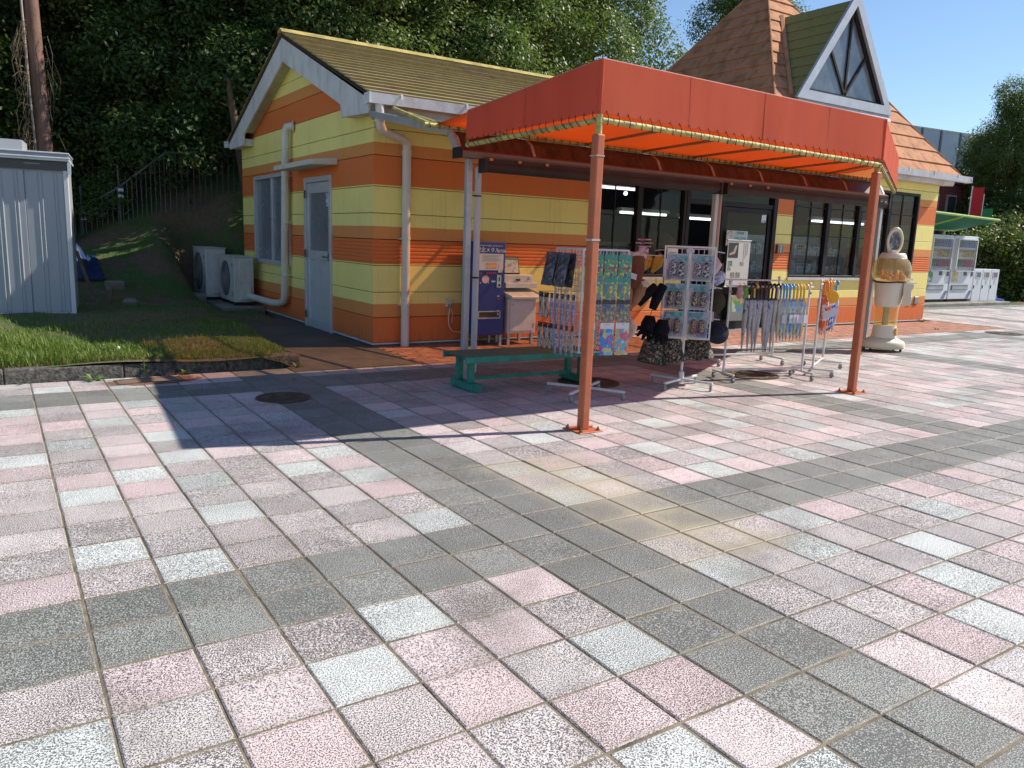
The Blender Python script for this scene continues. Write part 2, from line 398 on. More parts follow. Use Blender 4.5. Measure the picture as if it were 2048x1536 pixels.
bx.sort(); bm_ = MB(); pb = []
for k in range(3):
    mb = MB(); mb.add(*tile_verts(0,0,.2,.108,0,.003,.004)); me = mb.mesh("brick"); me.materials.append(BRK[k]); pb.append(me)
for n, (d, x0, y0) in enumerate(bx):
    k = trnd.randrange(3)
    if n < 280:
        o = bpy.data.objects.new("brick", pb[k]); COL.objects.link(o); o.parent = apron; o.location = (x0, y0, .002+trnd.uniform(-.002,.001))
    else: bm_.cm = k; bm_.add(*tile_verts(x0,y0,x0+.2,y0+.108,.002+trnd.uniform(-.002,.001),.003,.004))
o = obj("far_bricks", bm_, BRK, apron); o["kind"] = "stuff"

# ---- kerb of dark stones along the lawn
KERB = mat("kerb_stone", (.075,.070,.063), .95, .55, 26, 1.0, 45, dirt=(.22,.20,.16), ds=24, da=.7)
kerb = obj("kerb", MB().prism([(-8.2,5.72,-.05),(2.55,5.90,-.05),(2.55,5.94,-.05),(-8.2,5.76,-.05)],(0,0,.12)), KERB); kerb["kind"] = "structure"
for n in range(11):
    x0 = -8.2+n*1.0; x1 = min(x0+.996, 2.60)
    yy = lambda x: 5.665+(x+.23)*.055 if x > .2 else 5.665+.02*.055
    a = [(x0,yy(x0),-.04),(x1,yy(x1),-.04),(x1,yy(x1)+.22,-.04),(x0,yy(x0)+.22,-.04)]
    h = .125+trnd.uniform(-.006,.006)
    obj("kerb_stone", MB().hexa(a, [(p[0],p[1]+(.012 if q < 2 else 0),h) for q, p in enumerate(a)]), KERB, kerb, bevel=.012, seg=2)

# ---- manhole covers, drain
IRON = mat("cast_iron", (.085,.062,.042), .7, .3, 14, .4, 120, metal=.3, dirt=(.17,.11,.06), ds=7, da=.7)
def manhole(loc, r, label):
    t = thing("manhole_cover", label, "manhole cover", loc, 0, "manhole covers in the paving")
    obj("frame", MB().lathe([(r*.93,-.02),(r*.93,.004),(r,.006),(r,-.02)], n=36, cap=False), IRON, t)
    mb = MB().lathe([(0.001,-.02),(r*.915,-.02),(r*.915,.004),(r*.86,.004),(r*.84,.001),(r*.66,.001),(r*.64,.004),(r*.58,.004),(r*.56,.001),(r*.3,.001),(r*.28,.004),(.001,.004)], n=36)
    obj("lid", mb, IRON, t)
    rb = MB()
    for k in range(18):
        a = 2*math.pi*k/18+.1
        rb.bar((r*.31*math.cos(a),r*.31*math.sin(a),.002),(r*.55*math.cos(a+.2),r*.55*math.sin(a+.2),.002),.012,.004)
        rb.bar((r*.68*math.cos(a),r*.68*math.sin(a),.002),(r*.83*math.cos(a-.12),r*.83*math.sin(a-.12),.002),.014,.004)
    obj("relief", rb, IRON, t)["kind"] = "stuff"
manhole((1.887,4.118,.003), .24, "round iron manhole cover in the shade left of the green bench")
manhole((5.02,3.68,.003), .33, "round iron manhole cover under the right end of the green bench")
manhole((7.18,3.34,.003), .33, "round iron manhole cover under the long white umbrella rack")
manhole((16.4,4.84,.003), .33, "round iron manhole cover in sunlit paving past the capsule machine")
gt = thing("drain_grate", "rusty metal drain grate with orange mud beside the dark kerb", "drain", (.98,5.40,.0), .05)
mb = MB(); mb.box(-.3,.3,-.12,-.1,-.01,.008).box(-.3,.3,.1,.12,-.01,.008).box(-.3,-.28,-.1,.1,-.01,.008).box(.28,.3,-.1,.1,-.01,.008)
obj("frame", mb, IRON, gt)
for k in range(22): obj("bar", MB().box(-.272+k*.025,-.262+k*.025,-.1,.1,-.01,.007), mat("galvanised",(.35,.34,.31),.5,.2,20,metal=.6), gt)
def mud_mat():
    m, nt, out = new_mat("orange_mud"); N = NT(nt); p = N.pos(); o = N.obj()
    c = N.mix(N.noise(p, 18, 4), (.16,.06,.025), (.30,.14,.07)); ln = N.n("VectorMath", {0: N.map(o,(1.0,2.0,0))}, operation='LENGTH').outputs["Value"]
    al = N.ramp(N.math('ADD', ln, N.math('MULTIPLY', N.math('SUBTRACT', N.noise(p, 9, 4), .5), .55)), [(.34,(1,1,1)),(.46,(0,0,0))])
    b = N.n("BsdfPrincipled", {"Base Color": c, "Roughness": .95, "Alpha": al}); nt.links.new(b.outputs[0], out.inputs[0]); return m
mb = MB().add([(-.5,-.26,.0052),(.6,-.26,.0052),(.6,.22,.0052),(-.5,.22,.0052)],[(0,1,2,3)])
o = obj("mud_film", mb, mud_mat()); o.location = (1.02,5.40,0); tag(o, "film of orange mud around the drain grate", "mud", kind="stuff")

# ================================================================== SHOP BUILDING
LEV = [.05,.389,.724,1.075,1.415,1.75,2.09,2.48,2.81,3.15,3.48,3.82,4.16,4.5]
def wall_paint():
    m, nt, out = new_mat("striped_wall_paint"); N = NT(nt); p = N.pos(); z = N.sep(p)[2]
    yel = (.92,.80,.26); od = (.74,.185,.042); ol = (.74,.29,.08)
    zz = N.math('DIVIDE', N.math('ADD', z, N.math('MULTIPLY', N.math('SUBTRACT', N.noise(p, 40, 2), .5), .003)), 5.0)
    st = [(0,od),(.389,ol),(.56,yel),(1.075,od),(1.415,ol),(1.58,yel),(2.09,od),(2.48,ol),(2.62,yel),(3.13,od),(3.48,ol),(3.65,yel)]
    c = N.ramp(zz, [(a/5, b) for a, b in st], 'CONSTANT')
    n1 = N.noise(p, 1.7, 5, .6); n2 = N.noise(N.map(p,(6,6,.5)), 3, 5, .65)
    c = N.mix(N.math('MULTIPLY', N.ramp(n1, [(.4,(0,0,0)),(.7,(1,1,1))]), .18), c, N.mix(.6, c, (.30,.25,.16)))
    low = N.ramp(N.math('ADD', z, N.math('MULTIPLY', n2, .5)), [(.2,(1,1,1)),(.62,(0,0,0))])
    c = N.mix(N.math('MULTIPLY', N.math('MULTIPLY', low, N.ramp(n2, [(.45,(0,0,0)),(.6,(1,1,1))])), .35), c, (.10,.07,.05))
    stn = N.ramp(N.noise(N.map(p,(9,9,.35)), 2.4, 6, .7), [(.54,(0,0,0)),(.72,(1,1,1))]); c = N.mix(N.math('MULTIPLY', stn, .14), c, (.16,.12,.08))
    b = N.n("BsdfPrincipled", {"Base Color": c, "Roughness": .62, "Specular IOR Level": .35, "Normal": N.bump(N.noise(p, 130, 3), .35, .004)})
    nt.links.new(b.outputs[0], out.inputs[0]); return m
PAINT = wall_paint()
WHITE = mat("white_painted_trim", (.66,.66,.64), .6, .08, 3, .15, 60, dirt=(.33,.33,.30), ds=4, da=.55, stretch=(1,1,.4))
ALU = mat("grey_aluminium", (.42,.43,.43), .42, .08, 6, metal=.35, dirt=(.26,.25,.23), ds=9, da=.3)
FRAME = mat("dark_bronze_frame", (.020,.016,.015), .55, .2, 6, spec=.25)
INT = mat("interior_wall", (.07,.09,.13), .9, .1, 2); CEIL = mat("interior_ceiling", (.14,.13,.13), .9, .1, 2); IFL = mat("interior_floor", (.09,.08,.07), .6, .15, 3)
GLASS = glass_mat("window_glass", (.86,.9,.9))
bld = thing("shop_building", "low shop with orange and yellow striped walls and steep brown tower roof", "building", (10.5, 9.9, 0), w=True)
XW, YW, X1, Y1 = 3.95, 6.93, 17.15, 13.30
def rects(a0, a1, z0, z1, opens):
    cuts = sorted({a0, a1} | {c for o in opens for c in o[:2] if a0 < c < a1}); res = []
    for p, q in zip(cuts, cuts[1:]):
        segs = [(z0, z1)]
        for (b0, b1, c0, c1) in opens:
            if b0 <= p+1e-6 and b1 >= q-1e-6:
                ns = []
                for (u, w) in segs:
                    if c0 > u: ns.append((u, min(w, c0)))
                    if c1 < w: ns.append((max(u, c1), w))
                segs = [t for t in ns if t[1]-t[0] > .004]
        res += [(p, q, u, w) for u, w in segs if w > u]
    return res
def board(p, q, u, w, axis, rib, lo, hi):
    """axis 'x': front wall running along x at y=YW ; 'y': gable wall along y at x=XW"""
    mb = MB(); g = .0035; u2 = u+(g if abs(u-lo) < 1e-6 else 0); w2 = w-(g if abs(w-hi) < 1e-6 else 0)
    prof = []
    if rib:
        n = 7; hh = (hi-lo)/n
        for k in range(n):
            a = lo+k*hh
            for t, dpt in ((.06,.010),(.14,.0),(.62,.0),(.86,.004),(.94,.010)):
                z = a+t*hh
                if u2 <= z <= w2: prof.append((z, dpt))
        prof = [(u2, .012)]+prof+[(w2, .012)]
    else:
        prof = [(u2, .006),(u2+.006, 0),(w2-.006, 0),(w2, .006)]
    T = .035
    pts = [(dpt, z) for z, dpt in prof]+[(T, w2), (T, u2)]
    if axis == 'x': mb.prism([(p, YW+d, z) for d, z in pts], (q-p,0,0))
    else: mb.prism([(XW+d, p, z) for d, z in pts][::-1], (0,q-p,0))
    return mb
F_OPEN = [(7.48,9.55,.94,2.70),(9.55,11.86,-.1,2.70),(12.33,16.46,.95,2.74)]
G_OPEN = [(8.43,9.60,-.1,2.30),(10.35,12.42,.90,2.44)]
core = MB(); coreg = MB()
for lo, hi in zip(LEV, LEV[1:]):
    rib = abs(lo-1.075) < 1e-6
    if lo < 2.9:
        hi_ = min(hi, 2.98)
        for (p,q,u,w) in rects(XW, X1, lo, hi_, F_OPEN):
            obj("siding_board", board(p,q,u,w,'x',rib,lo,hi_), PAINT, bld)
            core.box(max(p,XW+.045),min(q,X1-.01),YW+.035,YW+.13,u,w)
    # gable
    if lo < 2.6:
        for (p,q,u,w) in rects(YW, Y1, lo, min(hi,2.81), G_OPEN):
            obj("siding_board", board(max(p,YW+.0355),q,u,w,'y',rib,lo,hi), PAINT, bld); coreg.box(XW+.035,XW+.13,p+.13,q,u,w)
    else:
        SL = .38
        A = lambda z: max(YW, 6.55+(z-3.02)/SL); B = lambda z: min(Y1, 13.52-(z-3.02)/SL)
        zt = min(hi-.004, 4.29); zb = lo+.0035
        if zt <= zb: continue
        zs = [zb]+[z for z in (3.02+SL*(YW-6.55), 3.02+SL*(13.52-Y1)) if zb < z < zt]+[zt]
        zs = sorted(zs)
        poly = [(XW, max(A(z),YW+.0355), z) for z in zs]+[(XW, B(z), z) for z in reversed(zs)]
        obj("siding_board", MB().prism(poly, (.035,0,0)), PAINT, bld)
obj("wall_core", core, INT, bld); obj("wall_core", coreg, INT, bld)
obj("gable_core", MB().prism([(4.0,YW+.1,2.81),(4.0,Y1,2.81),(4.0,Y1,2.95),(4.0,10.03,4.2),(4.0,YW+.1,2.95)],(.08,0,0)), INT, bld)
obj("side_wall", MB().box(X1-.12,X1-.002,YW+.14,Y1,.05,3.0), PAINT, bld)
obj("back_wall", MB().box(XW+.14,X1-.13,Y1-.12,Y1,.0,3.0), INT, bld)
FOUND = mat("foundation_concrete", (.17,.165,.15), .95, .2, 6, .3, 60)
obj("foundation", MB().box(XW+.02,X1-.02,YW+.02,YW+.14,-.1,.03).box(XW+.02,XW+.13,YW+.14,8.43,-.1,.03).box(XW+.02,XW+.13,9.60,Y1,-.1,.03), FOUND, bld)
obj("drip_flashing", MB().box(XW-.012,9.54,YW-.012,YW+.04,.03,.048).box(11.87,X1+.01,YW-.012,YW+.04,.03,.048).box(XW-.012,XW+.04,YW+.041,8.42,.03,.048).box(XW-.012,XW+.04,9.61,Y1,.03,.048), WHITE, bld)
# interior shell
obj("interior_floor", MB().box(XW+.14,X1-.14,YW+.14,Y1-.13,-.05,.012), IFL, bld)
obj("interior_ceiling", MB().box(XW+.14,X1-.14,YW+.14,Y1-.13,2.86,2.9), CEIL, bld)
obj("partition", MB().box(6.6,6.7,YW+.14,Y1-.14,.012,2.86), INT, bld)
# ---- roofs
def roof_mat(name, a, b, moss, ma, ms=2.5):
    m, nt, out = new_mat(name); N = NT(nt); p = N.pos()
    n1 = N.noise(p, ms, 6, .65); n2 = N.noise(N.map(p,(1,1,4)), 9, 5, .7); n3 = N.noise(p, 90, 3); n4 = N.noise(N.map(p,(3,3,1)), 2, 5)
    c = N.mix(n2, a, b); c = N.mix(N.math('MULTIPLY', N.ramp(n4, [(.45,(0,0,0)),(.68,(1,1,1))]), .55), c, mul(a,.42))
    c = N.mix(N.math('MULTIPLY', N.ramp(n1, [(.5-ma*.35,(0,0,0)),(.62-ma*.2,(1,1,1))]), min(1,ma*1.15)), c, N.mix(n2, mul(moss,.5), mul(moss,1.25)))
    b_ = N.n("BsdfPrincipled", {"Base Color": c, "Roughness": .88, "Specular IOR Level": .25, "Normal": N.bump(N.math('ADD', n3, n2), .5, .008)})
    nt.links.new(b_.outputs[0], out.inputs[0]); return m
RMOSS = roof_mat("mossy_shingle", (.25,.175,.115), (.35,.26,.165), (.33,.285,.11), .58, 1.3)
RBRN = roof_mat("brown_shingle", (.43,.185,.095), (.58,.29,.16), (.16,.13,.06), .18)
RGRN = roof_mat("green_mossy_shingle", (.26,.18,.09), (.32,.24,.11), (.27,.25,.09), 1.0)
RDARK = mat("roof_underlay", (.05,.03,.02), .95)
YE, ZE, YR, ZR, YB = 6.56, 3.17, 10.03, 4.5, 13.50
RX0, RX1 = 3.73, 12.6
roof = obj("gable_roof", MB().prism([(RX0+.02,YE+.03,ZE-.03),(RX0+.02,YR,ZR-.03),(RX0+.02,YB-.03,ZE-.03),(RX0+.02,YB-.03,ZE-.09),(RX0+.02,YR,ZR-.09),(RX0+.02,YE+.03,ZE-.09)],(RX1-RX0-.04,0,0)), RDARK, bld)
def slope_course(a0, a1, b0, b1, th=.022, lap=.03, nrm=None):
    """one course: lower edge a0-a1, upper edge b0-b1"""
    a0, a1, b0, b1 = map(Vector, (a0, a1, b0, b1)); n = (a1-a0).cross(b0-a0).normalized()
    return MB().hexa([a0, a1, b1, b0], [a0+n*th, a1+n*th, b1+n*.004, b0+n*.004])
NC = 17
for k in range(NC):
    t0, t1 = k/NC, min(1, (k+1.12)/NC)
    y0, z0, y1, z1 = YE+(YR-YE)*t0, ZE+(ZR-ZE)*t0, YE+(YR-YE)*t1, ZE+(ZR-ZE)*t1
    j = trnd.uniform(-.006,.006)
    obj("roof_course", slope_course((RX0,y0-.015,z0-.02+j*.3),(RX1,y0-.015,z0-.02+j*.3),(RX0,y1,z1-.02),(RX1,y1,z1-.02),.034), RMOSS, roof)
    yb0, yb1 = YB-(YB-YR)*t0, YB-(YB-YR)*t1
    obj("roof_course", slope_course((RX1,yb0+.015,z0-.02),(RX0,yb0+.015,z0-.02),(RX1,yb1,z1-.02),(RX0,yb1,z1-.02),.034), RMOSS, roof)
obj("ridge_cap", MB().prism([(RX0-.02,YR-.13,ZR-.03),(RX0-.02,YR-.02,ZR+.045),(RX0-.02,YR+.02,ZR+.045),(RX0-.02,YR+.13,ZR-.03)],(RX1-RX0+.04,0,0)), mat("moss_ridge",(.42,.33,.10),.9,.3,5,.4,40,dirt=(.16,.12,.05)), roof, bevel=.01)
# rake boards, boxed eaves
BX0 = 3.75
rk = [(6.60,3.12),(10.03,4.42),(13.46,3.12),(13.40,2.99),(12.45,2.99),(12.40,3.17),(10.03,4.06),(7.58,3.14),(7.54,2.97),(6.66,2.93)]
obj("barge_board", MB().prism([(BX0,y,z) for y,z in rk],(.035,0,0)), WHITE, bld, bevel=.004)
obj("rake_soffit", MB().prism([(BX0+.036,y,z) for y,z in ((7.56,3.20),(10.03,4.12),(12.42,3.22),(12.42,3.26),(10.03,4.17),(7.56,3.24))],(XW-BX0-.04,0,0)), mat("soffit_green_tint",(.52,.56,.40),.7), bld)
obj("eave_box", MB().prism([(BX0+.036,y,z) for y,z in ((6.68,2.95),(6.92,2.96),(6.92,3.2),(6.63,3.1))],(RX1+4.6-BX0,0,0)), WHITE, bld)
obj("eave_return", MB().box(BX0+.036,XW-.003,6.925,7.52,2.975,3.12).box(BX0+.036,XW-.003,12.47,13.38,3.0,3.12), WHITE, bld)
GUT = mat("white_gutter", (.72,.73,.74), .45, .06, 4, dirt=(.40,.40,.38), ds=6, da=.5, stretch=(1,1,.5))
gut = obj("gutter", MB().prism([(3.70,y,z) for y,z in ((6.46,3.15),(6.48,3.03),(6.60,3.03),(6.62,3.15),(6.605,3.15),(6.59,3.045),(6.495,3.045),(6.475,3.15))],(13.85,0,0)), GUT, bld)
for k in range(15): obj("gutter_bracket", MB().box(4.1+k*.92,4.125+k*.92,6.452,6.63,3.152,3.165).box(4.1+k*.92,4.125+k*.92,6.448,6.458,3.10,3.152), GUT, gut)
obj("gutter_end", MB().box(3.69,3.70,6.455,6.625,3.025,3.155).box(17.55,17.56,6.455,6.625,3.025,3.155), GUT, gut)
obj("back_gutter", MB().box(3.70,12,13.50,13.62,3.03,3.15), GUT, bld)
# ---- tower roof (pyramid) with a glazed dormer
AP = Vector((14.40,9.82,7.25)); PX0, PX1, PY0, PY1, PZ = 11.35, 17.45, 6.60, 13.04, 3.10
tower = obj("tower_roof", MB().add([(PX0+.06,PY0+.06,PZ),(PX1-.06,PY0+.06,PZ),(PX1-.06,PY1-.06,PZ),(PX0+.06,PY1-.06,PZ),AP-Vector((0,0,.1))],[(0,1,4),(1,2,4),(2,3,4),(3,0,4),(3,2,1,0)]), RDARK, bld)
cn = [Vector((PX0,PY0,PZ)),Vector((PX1,PY0,PZ)),Vector((PX1,PY1,PZ)),Vector((PX0,PY1,PZ))]
NP = 15
for s_ in range(4):
    c0, c1 = cn[s_], cn[(s_+1)%4]
    for k in range(NP):
        t0, t1 = k/NP, min(.995, (k+1.1)/NP)
        L = (c1-c0).length*(1-t0); nseg = max(1, int(L/.9+.5)) if s_ in (0,3) else 1
        a0, a1, b0, b1 = c0.lerp(AP,t0), c1.lerp(AP,t0), c0.lerp(AP,t1), c1.lerp(AP,t1)
        for q in range(nseg):
            e = .0025/L if nseg > 1 else 0
            f0 = q/nseg+(e if q else 0); f1 = (q+1)/nseg-(e if q < nseg-1 else 0)
            w = (b1-b0).length; 
            # keep the piece's sides running up the slope, cut at the hips
            def up(f):
                p = a0.lerp(a1,f); d = (b0-a0).project((b0+b1)/2-(a0+a1)/2); ax = (c1-c0).normalized(); m = (p-a0).dot(ax); m = min(max(m, (b0-a0).dot(ax)), (b1-a0).dot(ax)) if (b1-b0).length > .02 else (b0-a0).dot(ax)
                return a0+ax*m+d
            obj("shingle", slope_course(a0.lerp(a1,f0), a0.lerp(a1,f1), up(f0), up(f1), .034+trnd.uniform(-.004,.004)), RBRN, tower)
hip = MB()
for c in cn: hip.tube([c.lerp(AP,.0)+Vector((0,0,.03)), c.lerp(AP,.985)+Vector((0,0,.03))], .022, 6)
obj("hip_cap", hip, RBRN, tower)
obj("finial", MB().lathe([(.12,7.0),(.10,7.3),(.05,7.45),(.045,7.9),(.09,7.98),(.02,8.2)], (AP.x,AP.y,0), 12), RBRN, tower, smooth=True)
# dormer
DC, DY, DZ, DW, DH = 14.18, 7.42, 4.33, 1.42, 1.98
dorm = obj("dormer", MB().prism([(DC-DW+.1,DY+.06,DZ),(DC+DW-.1,DY+.06,DZ),(DC,DY+.06,DZ+DH-.14)],(0,.03,0)), mat("dormer_glass_back",(.25,.28,.32),.3), bld)
yb = lambda z: PY0+(z-PZ)/(AP.z-PZ)*(AP.y-PY0)
for sgn in (-1, 1):
    for k in range(9):
        t0, t1 = k/9, min(1,(k+1.1)/9)
        e = lambda t: (DC+sgn*DW*(1-t), DZ-.02+DH*t)
        x0, z0 = e(t0); x1, z1 = e(t1)
        A_ = ((x0+sgn*.05,DY-.02,z0),(x0+sgn*.05,yb(z0)+.1,z0),(x1+sgn*.05,DY-.02,z1),(x1+sgn*.05,yb(z1)+.1,z1))
        if sgn > 0: obj("dormer_course", slope_course(A_[0],A_[1],A_[2],A_[3],.03), RGRN, dorm)
        else: obj("dormer_course", slope_course(A_[1],A_[0],A_[3],A_[2],.03), RGRN, dorm)
MET = mat("dormer_trim_metal", (.50,.51,.53), .42, .1, 3, metal=.45, dirt=(.33,.30,.27), ds=6, da=.4)
def tri_ring(x, y, z, w, h, t, y1):
    # triangular frame ring between outer (w,h) and inner offset t
    k = t; hb = h
    sl = math.hypot(w, h); off = t*sl/w; offx = t*sl/h
    o_ = [(x-w,z),(x+w,z),(x,z+h)]; i_ = [(x-w+offx+t*w/h*.9, z+t),(x+w-offx-t*w/h*.9, z+t),(x,z+h-off)]
    mb = MB(); v = [(a,y,b) for a,b in o_+i_]+[(a,y1,b) for a,b in o_+i_]
    f = []
    for n in range(3):
        m = (n+1)%3
        f += [(n,m,3+m,3+n),(6+n,9+n,9+m,6+m),(n,6+n,6+m,m),(3+n,3+m,9+m,9+n)]
    return mb.add(v, f), i_
ring, inn = tri_ring(DC, DY-.09, DZ-.03, DW+.13, DH+.19, .17, DY-.03); obj("dormer_trim", ring, MET, dorm)
w2 = inn[1][0]-DC; ring2, inn2 = tri_ring(DC, DY-.01, inn[0][1], w2, inn[2][1]-inn[0][1], .055, DY+.05); obj("window_frame", ring2, FRAME, dorm)
P = lambda a, b, t: (a[0]+(b[0]-a[0])*t, a[1]+(b[1]-a[1])*t)
bm0 = P(inn2[0], inn2[1], .5)
mu = MB()
for q in (inn2[2], P(inn2[0],inn2[2],.5), P(inn2[1],inn2[2],.5)):
    mu.bar((bm0[0],DY+.02,bm0[1]),(q[0],DY+.02,q[1]),.05,.05,up=(0,1,0))
obj("mullion", mu, FRAME, dorm)
DG = mat("dormer_pane", (.13,.15,.17), .06, .4, 2.2, spec=1.0)
for tri in ((inn2[0],bm0,P(inn2[0],inn2[2],.5)),(bm0,inn2[1],P(inn2[1],inn2[2],.5)),(bm0,P(inn2[0],inn2[2],.5),inn2[2]),(bm0,inn2[2],P(inn2[1],inn2[2],.5))):
    obj("pane", MB().prism([(a,DY+.03,b) for a,b in tri],(0,.006,0)), DG, dorm)
obj("dormer_apron", MB().hexa([(DC-DW-.1,DY-.10,DZ-.16),(DC+DW+.1,DY-.10,DZ-.16),(DC+DW+.1,DY+.1,DZ-.16),(DC-DW-.1,DY+.1,DZ-.16)],[(DC-DW-.05,DY-.055,DZ-.025),(DC+DW+.05,DY-.055,DZ-.025),(DC+DW+.05,DY+.1,DZ-.025),(DC-DW-.05,DY+.1,DZ-.025)]), MET, dorm)
# valley flashing left of the dormer
vz = [(DZ+DH*t) for t in (0,1)]
obj("valley_flashing", MB().tube([(DC-DW-.06,yb(DZ)-.02,DZ+.02),(DC-.1,yb(DZ+DH)-.02,DZ+DH-.02)],.07,6), RBRN, dorm)
# ------------------------------------------------------------------ windows and doors of the shop
FROST = mat("frosted_glass", (.20,.215,.225), .25, .15, 2, spec=.8)
def window(x0, x1, z0, z1, bays, hor, name="window", mid=True):
    f = MB(); t = .055; y0, y1 = YW-.01, YW+.09
    f.box(x0,x1,y0,y1,z0,z0+t).box(x0,x1,y0,y1,z1-t,z1).box(x0,x0+t,y0,y1,z0+t,z1-t).box(x1-t,x1,y0,y1,z0+t,z1-t)
    w = obj(name, f, FRAME, bld, bevel=.004)
    bw = (x1-x0-2*t)/bays
    for k in range(bays):
        a, b = x0+t+k*bw, x0+t+(k+1)*bw
        if k: obj("mullion", MB().box(a-.05,a+.05,y0-.004,y1-.01,z0+t+.001,z1-t-.001), FRAME, w)
        obj("pane", MB().box(a+.05 if k else a,b-.05 if k < bays-1 else b,YW+.045,YW+.050,z0+t,z1-t), GLASS, w)
        mu = MB()
        if mid: mu.box((a+b)/2-.009,(a+b)/2+.009,YW+.030,YW+.044,z0+t,z1-t)
        for h in hor: mu.box(a+.05,b-.05,YW+.0305,YW+.0435,h-.009,h+.009)
        obj("muntin", mu, FRAME, w)
    obj("sill", MB().box(x0-.04,x1+.04,YW-.05,YW-.011,z0-.035,z0+.012), mat("sill_pale",(.55,.55,.52),.5), w)
    return w
window(7.48, 9.55, .94, 2.70, 2, (1.42,1.92,2.38))
window(12.33, 16.46, .95, 2.74, 4, (1.75,2.28))
# entrance: fixed frame, one leaf slid open, one glazed leaf
f = MB(); f.box(9.56,9.64,YW-.01,YW+.12,0,2.69).box(11.76,11.86,YW-.02,YW+.12,0,2.69).box(9.64,11.76,YW-.01,YW+.12,2.60,2.69).box(9.64,11.76,YW,YW+.12,2.18,2.26).box(10.42,10.50,YW,YW+.12,.02,2.18)
ent = obj("entrance_frame", f, FRAME, bld, bevel=.004)
obj("transom_pane", MB().box(9.64,10.66,YW+.05,YW+.055,2.26,2.6), GLASS, ent); obj("transom_pane", MB().box(10.66,11.76,YW+.05,YW+.055,2.26,2.6), GLASS, ent)
leaf = MB(); leaf.box(10.51,10.59,YW+.02,YW+.06,.03,2.17).box(11.67,11.75,YW+.02,YW+.06,.03,2.17).box(10.59,11.67,YW+.02,YW+.06,.03,.16).box(10.59,11.67,YW+.02,YW+.06,2.09,2.17)
lf = obj("sliding_door", leaf, FRAME, bld); obj("pane", MB().box(10.59,11.67,YW+.038,YW+.043,.16,2.09), GLASS, lf); obj("handle", MB().box(10.54,10.56,YW-.01,YW+.02,.9,1.2), ALU, lf)
obj("threshold", MB().box(9.56,11.86,YW-.06,YW+.1,-.02,.02), ALU, bld)
# side door
f = MB(); f.box(XW-.03,XW+.06,8.43,8.50,-.03,2.30).box(XW-.03,XW+.06,9.53,9.60,-.03,2.30).box(XW-.03,XW+.06,8.50,9.53,2.22,2.30)
DALU = mat("door_aluminium", (.56,.58,.60), .45, .05, 4, metal=.25, dirt=(.40,.40,.39), ds=5, da=.3)
df = obj("door_frame", f, DALU, bld, bevel=.004)
f = MB(); f.box(XW+.0,XW+.045,8.505,8.59,-.02,2.215).box(XW+.0,XW+.045,9.44,9.525,-.02,2.215).box(XW+.0,XW+.045,8.59,9.44,2.06,2.215).box(XW+.0,XW+.045,8.59,9.44,1.06,1.20).box(XW+.0,XW+.045,8.59,9.44,-.02,.14)
dl = obj("side_door", f, DALU, bld, bevel=.004)
obj("door_pane", MB().box(XW+.02,XW+.026,8.59,9.44,1.20,2.06), FROST, dl); obj("door_panel", MB().box(XW+.014,XW+.030,8.59,9.44,.14,1.06), DALU, dl)
obj("door_handle", MB().tube([(XW,8.56,1.12),(XW-.05,8.56,1.12),(XW-.05,8.70,1.12)],.011,8).box(XW-.012,XW,8.53,8.59,1.06,1.19), mat("steel",(.35,.34,.33),.3,metal=.9), dl)
for z in (.2,1.15,2.05): obj("hinge", MB().box(XW-.045,XW-.03,9.50,9.55,z-.06,z+.06), mat("hinge_dark",(.10,.10,.10),.5), dl)
obj("door_sticker", MB().box(XW+.0145,XW+.0195,8.60,8.72,1.86,2.05), print_mat("sticker_print",[(.75,.76,.80),(.20,.24,.45),(.70,.72,.8)],30), dl)
# side window
f = MB(); f.box(XW-.035,XW+.06,10.35,10.40,.90,2.44).box(XW-.035,XW+.06,12.37,12.42,.90,2.44).box(XW-.035,XW+.06,10.40,12.37,2.38,2.44).box(XW-.05,XW+.06,10.40,12.37,.90,.97).box(XW-.01,XW+.05,11.33,11.43,.97,2.38)
sw = obj("side_window", f, DALU, bld, bevel=.004)
obj("pane", MB().box(XW+.02,XW+.025,10.40,11.36,.97,2.38), FROST, sw); obj("pane", MB().box(XW+.032,XW+.037,11.40,12.37,.97,2.38), FROST, sw)
# door hood, pipes, outlet, vents, sensor
obj("door_hood", MB().hexa([(3.56,8.19,2.40),(XW,8.19,2.42),(XW,9.95,2.42),(3.56,9.95,2.40)],[(3.56,8.19,2.475),(XW,8.19,2.52),(XW,9.95,2.52),(3.56,9.95,2.475)]), mat("hood_cream",(.62,.60,.52),.6,.08,3,dirt=(.4,.38,.32),da=.4), bld, bevel=.012, seg=2)
PVC = mat("cream_pvc_pipe", (.66,.63,.56), .5, .05, 3, dirt=(.45,.42,.36), ds=5, da=.25)
duct = obj("service_duct", MB().tube([(3.95,10.10,3.12),(3.90,10.12,3.12),(3.86,10.18,3.11),(3.845,10.22,3.05),(3.845,10.24,2.9),(3.845,10.40,.45),(3.85,10.44,.33),(3.82,10.60,.27),(3.78,10.9,.25),(3.72,12.1,.27)],.062,12), PVC, bld, smooth=True)
obj("duct_flange", MB().tube([(3.945,10.10,3.12),(3.925,10.11,3.12)],.09,14), PVC, duct)
for z in (.75,1.6,2.35): obj("pipe_clip", MB().tube([(3.845,10.38-.05*z,z),(3.845,10.38-.05*z,z+.03)],.068,12).box(3.85,3.95,10.37-.05*z,10.39-.05*z,z,z+.025), PVC, duct)
dp = obj("downpipe", MB().tube([(3.86,6.54,3.03),(3.86,6.54,2.84),(3.88,6.55,2.77),(3.93,6.60,2.735),(4.27,6.80,2.69),(4.35,6.84,2.665),(4.38,6.855,2.61),(4.38,6.86,2.5),(4.38,6.86,.0)],.056,14), PVC, bld, smooth=True)
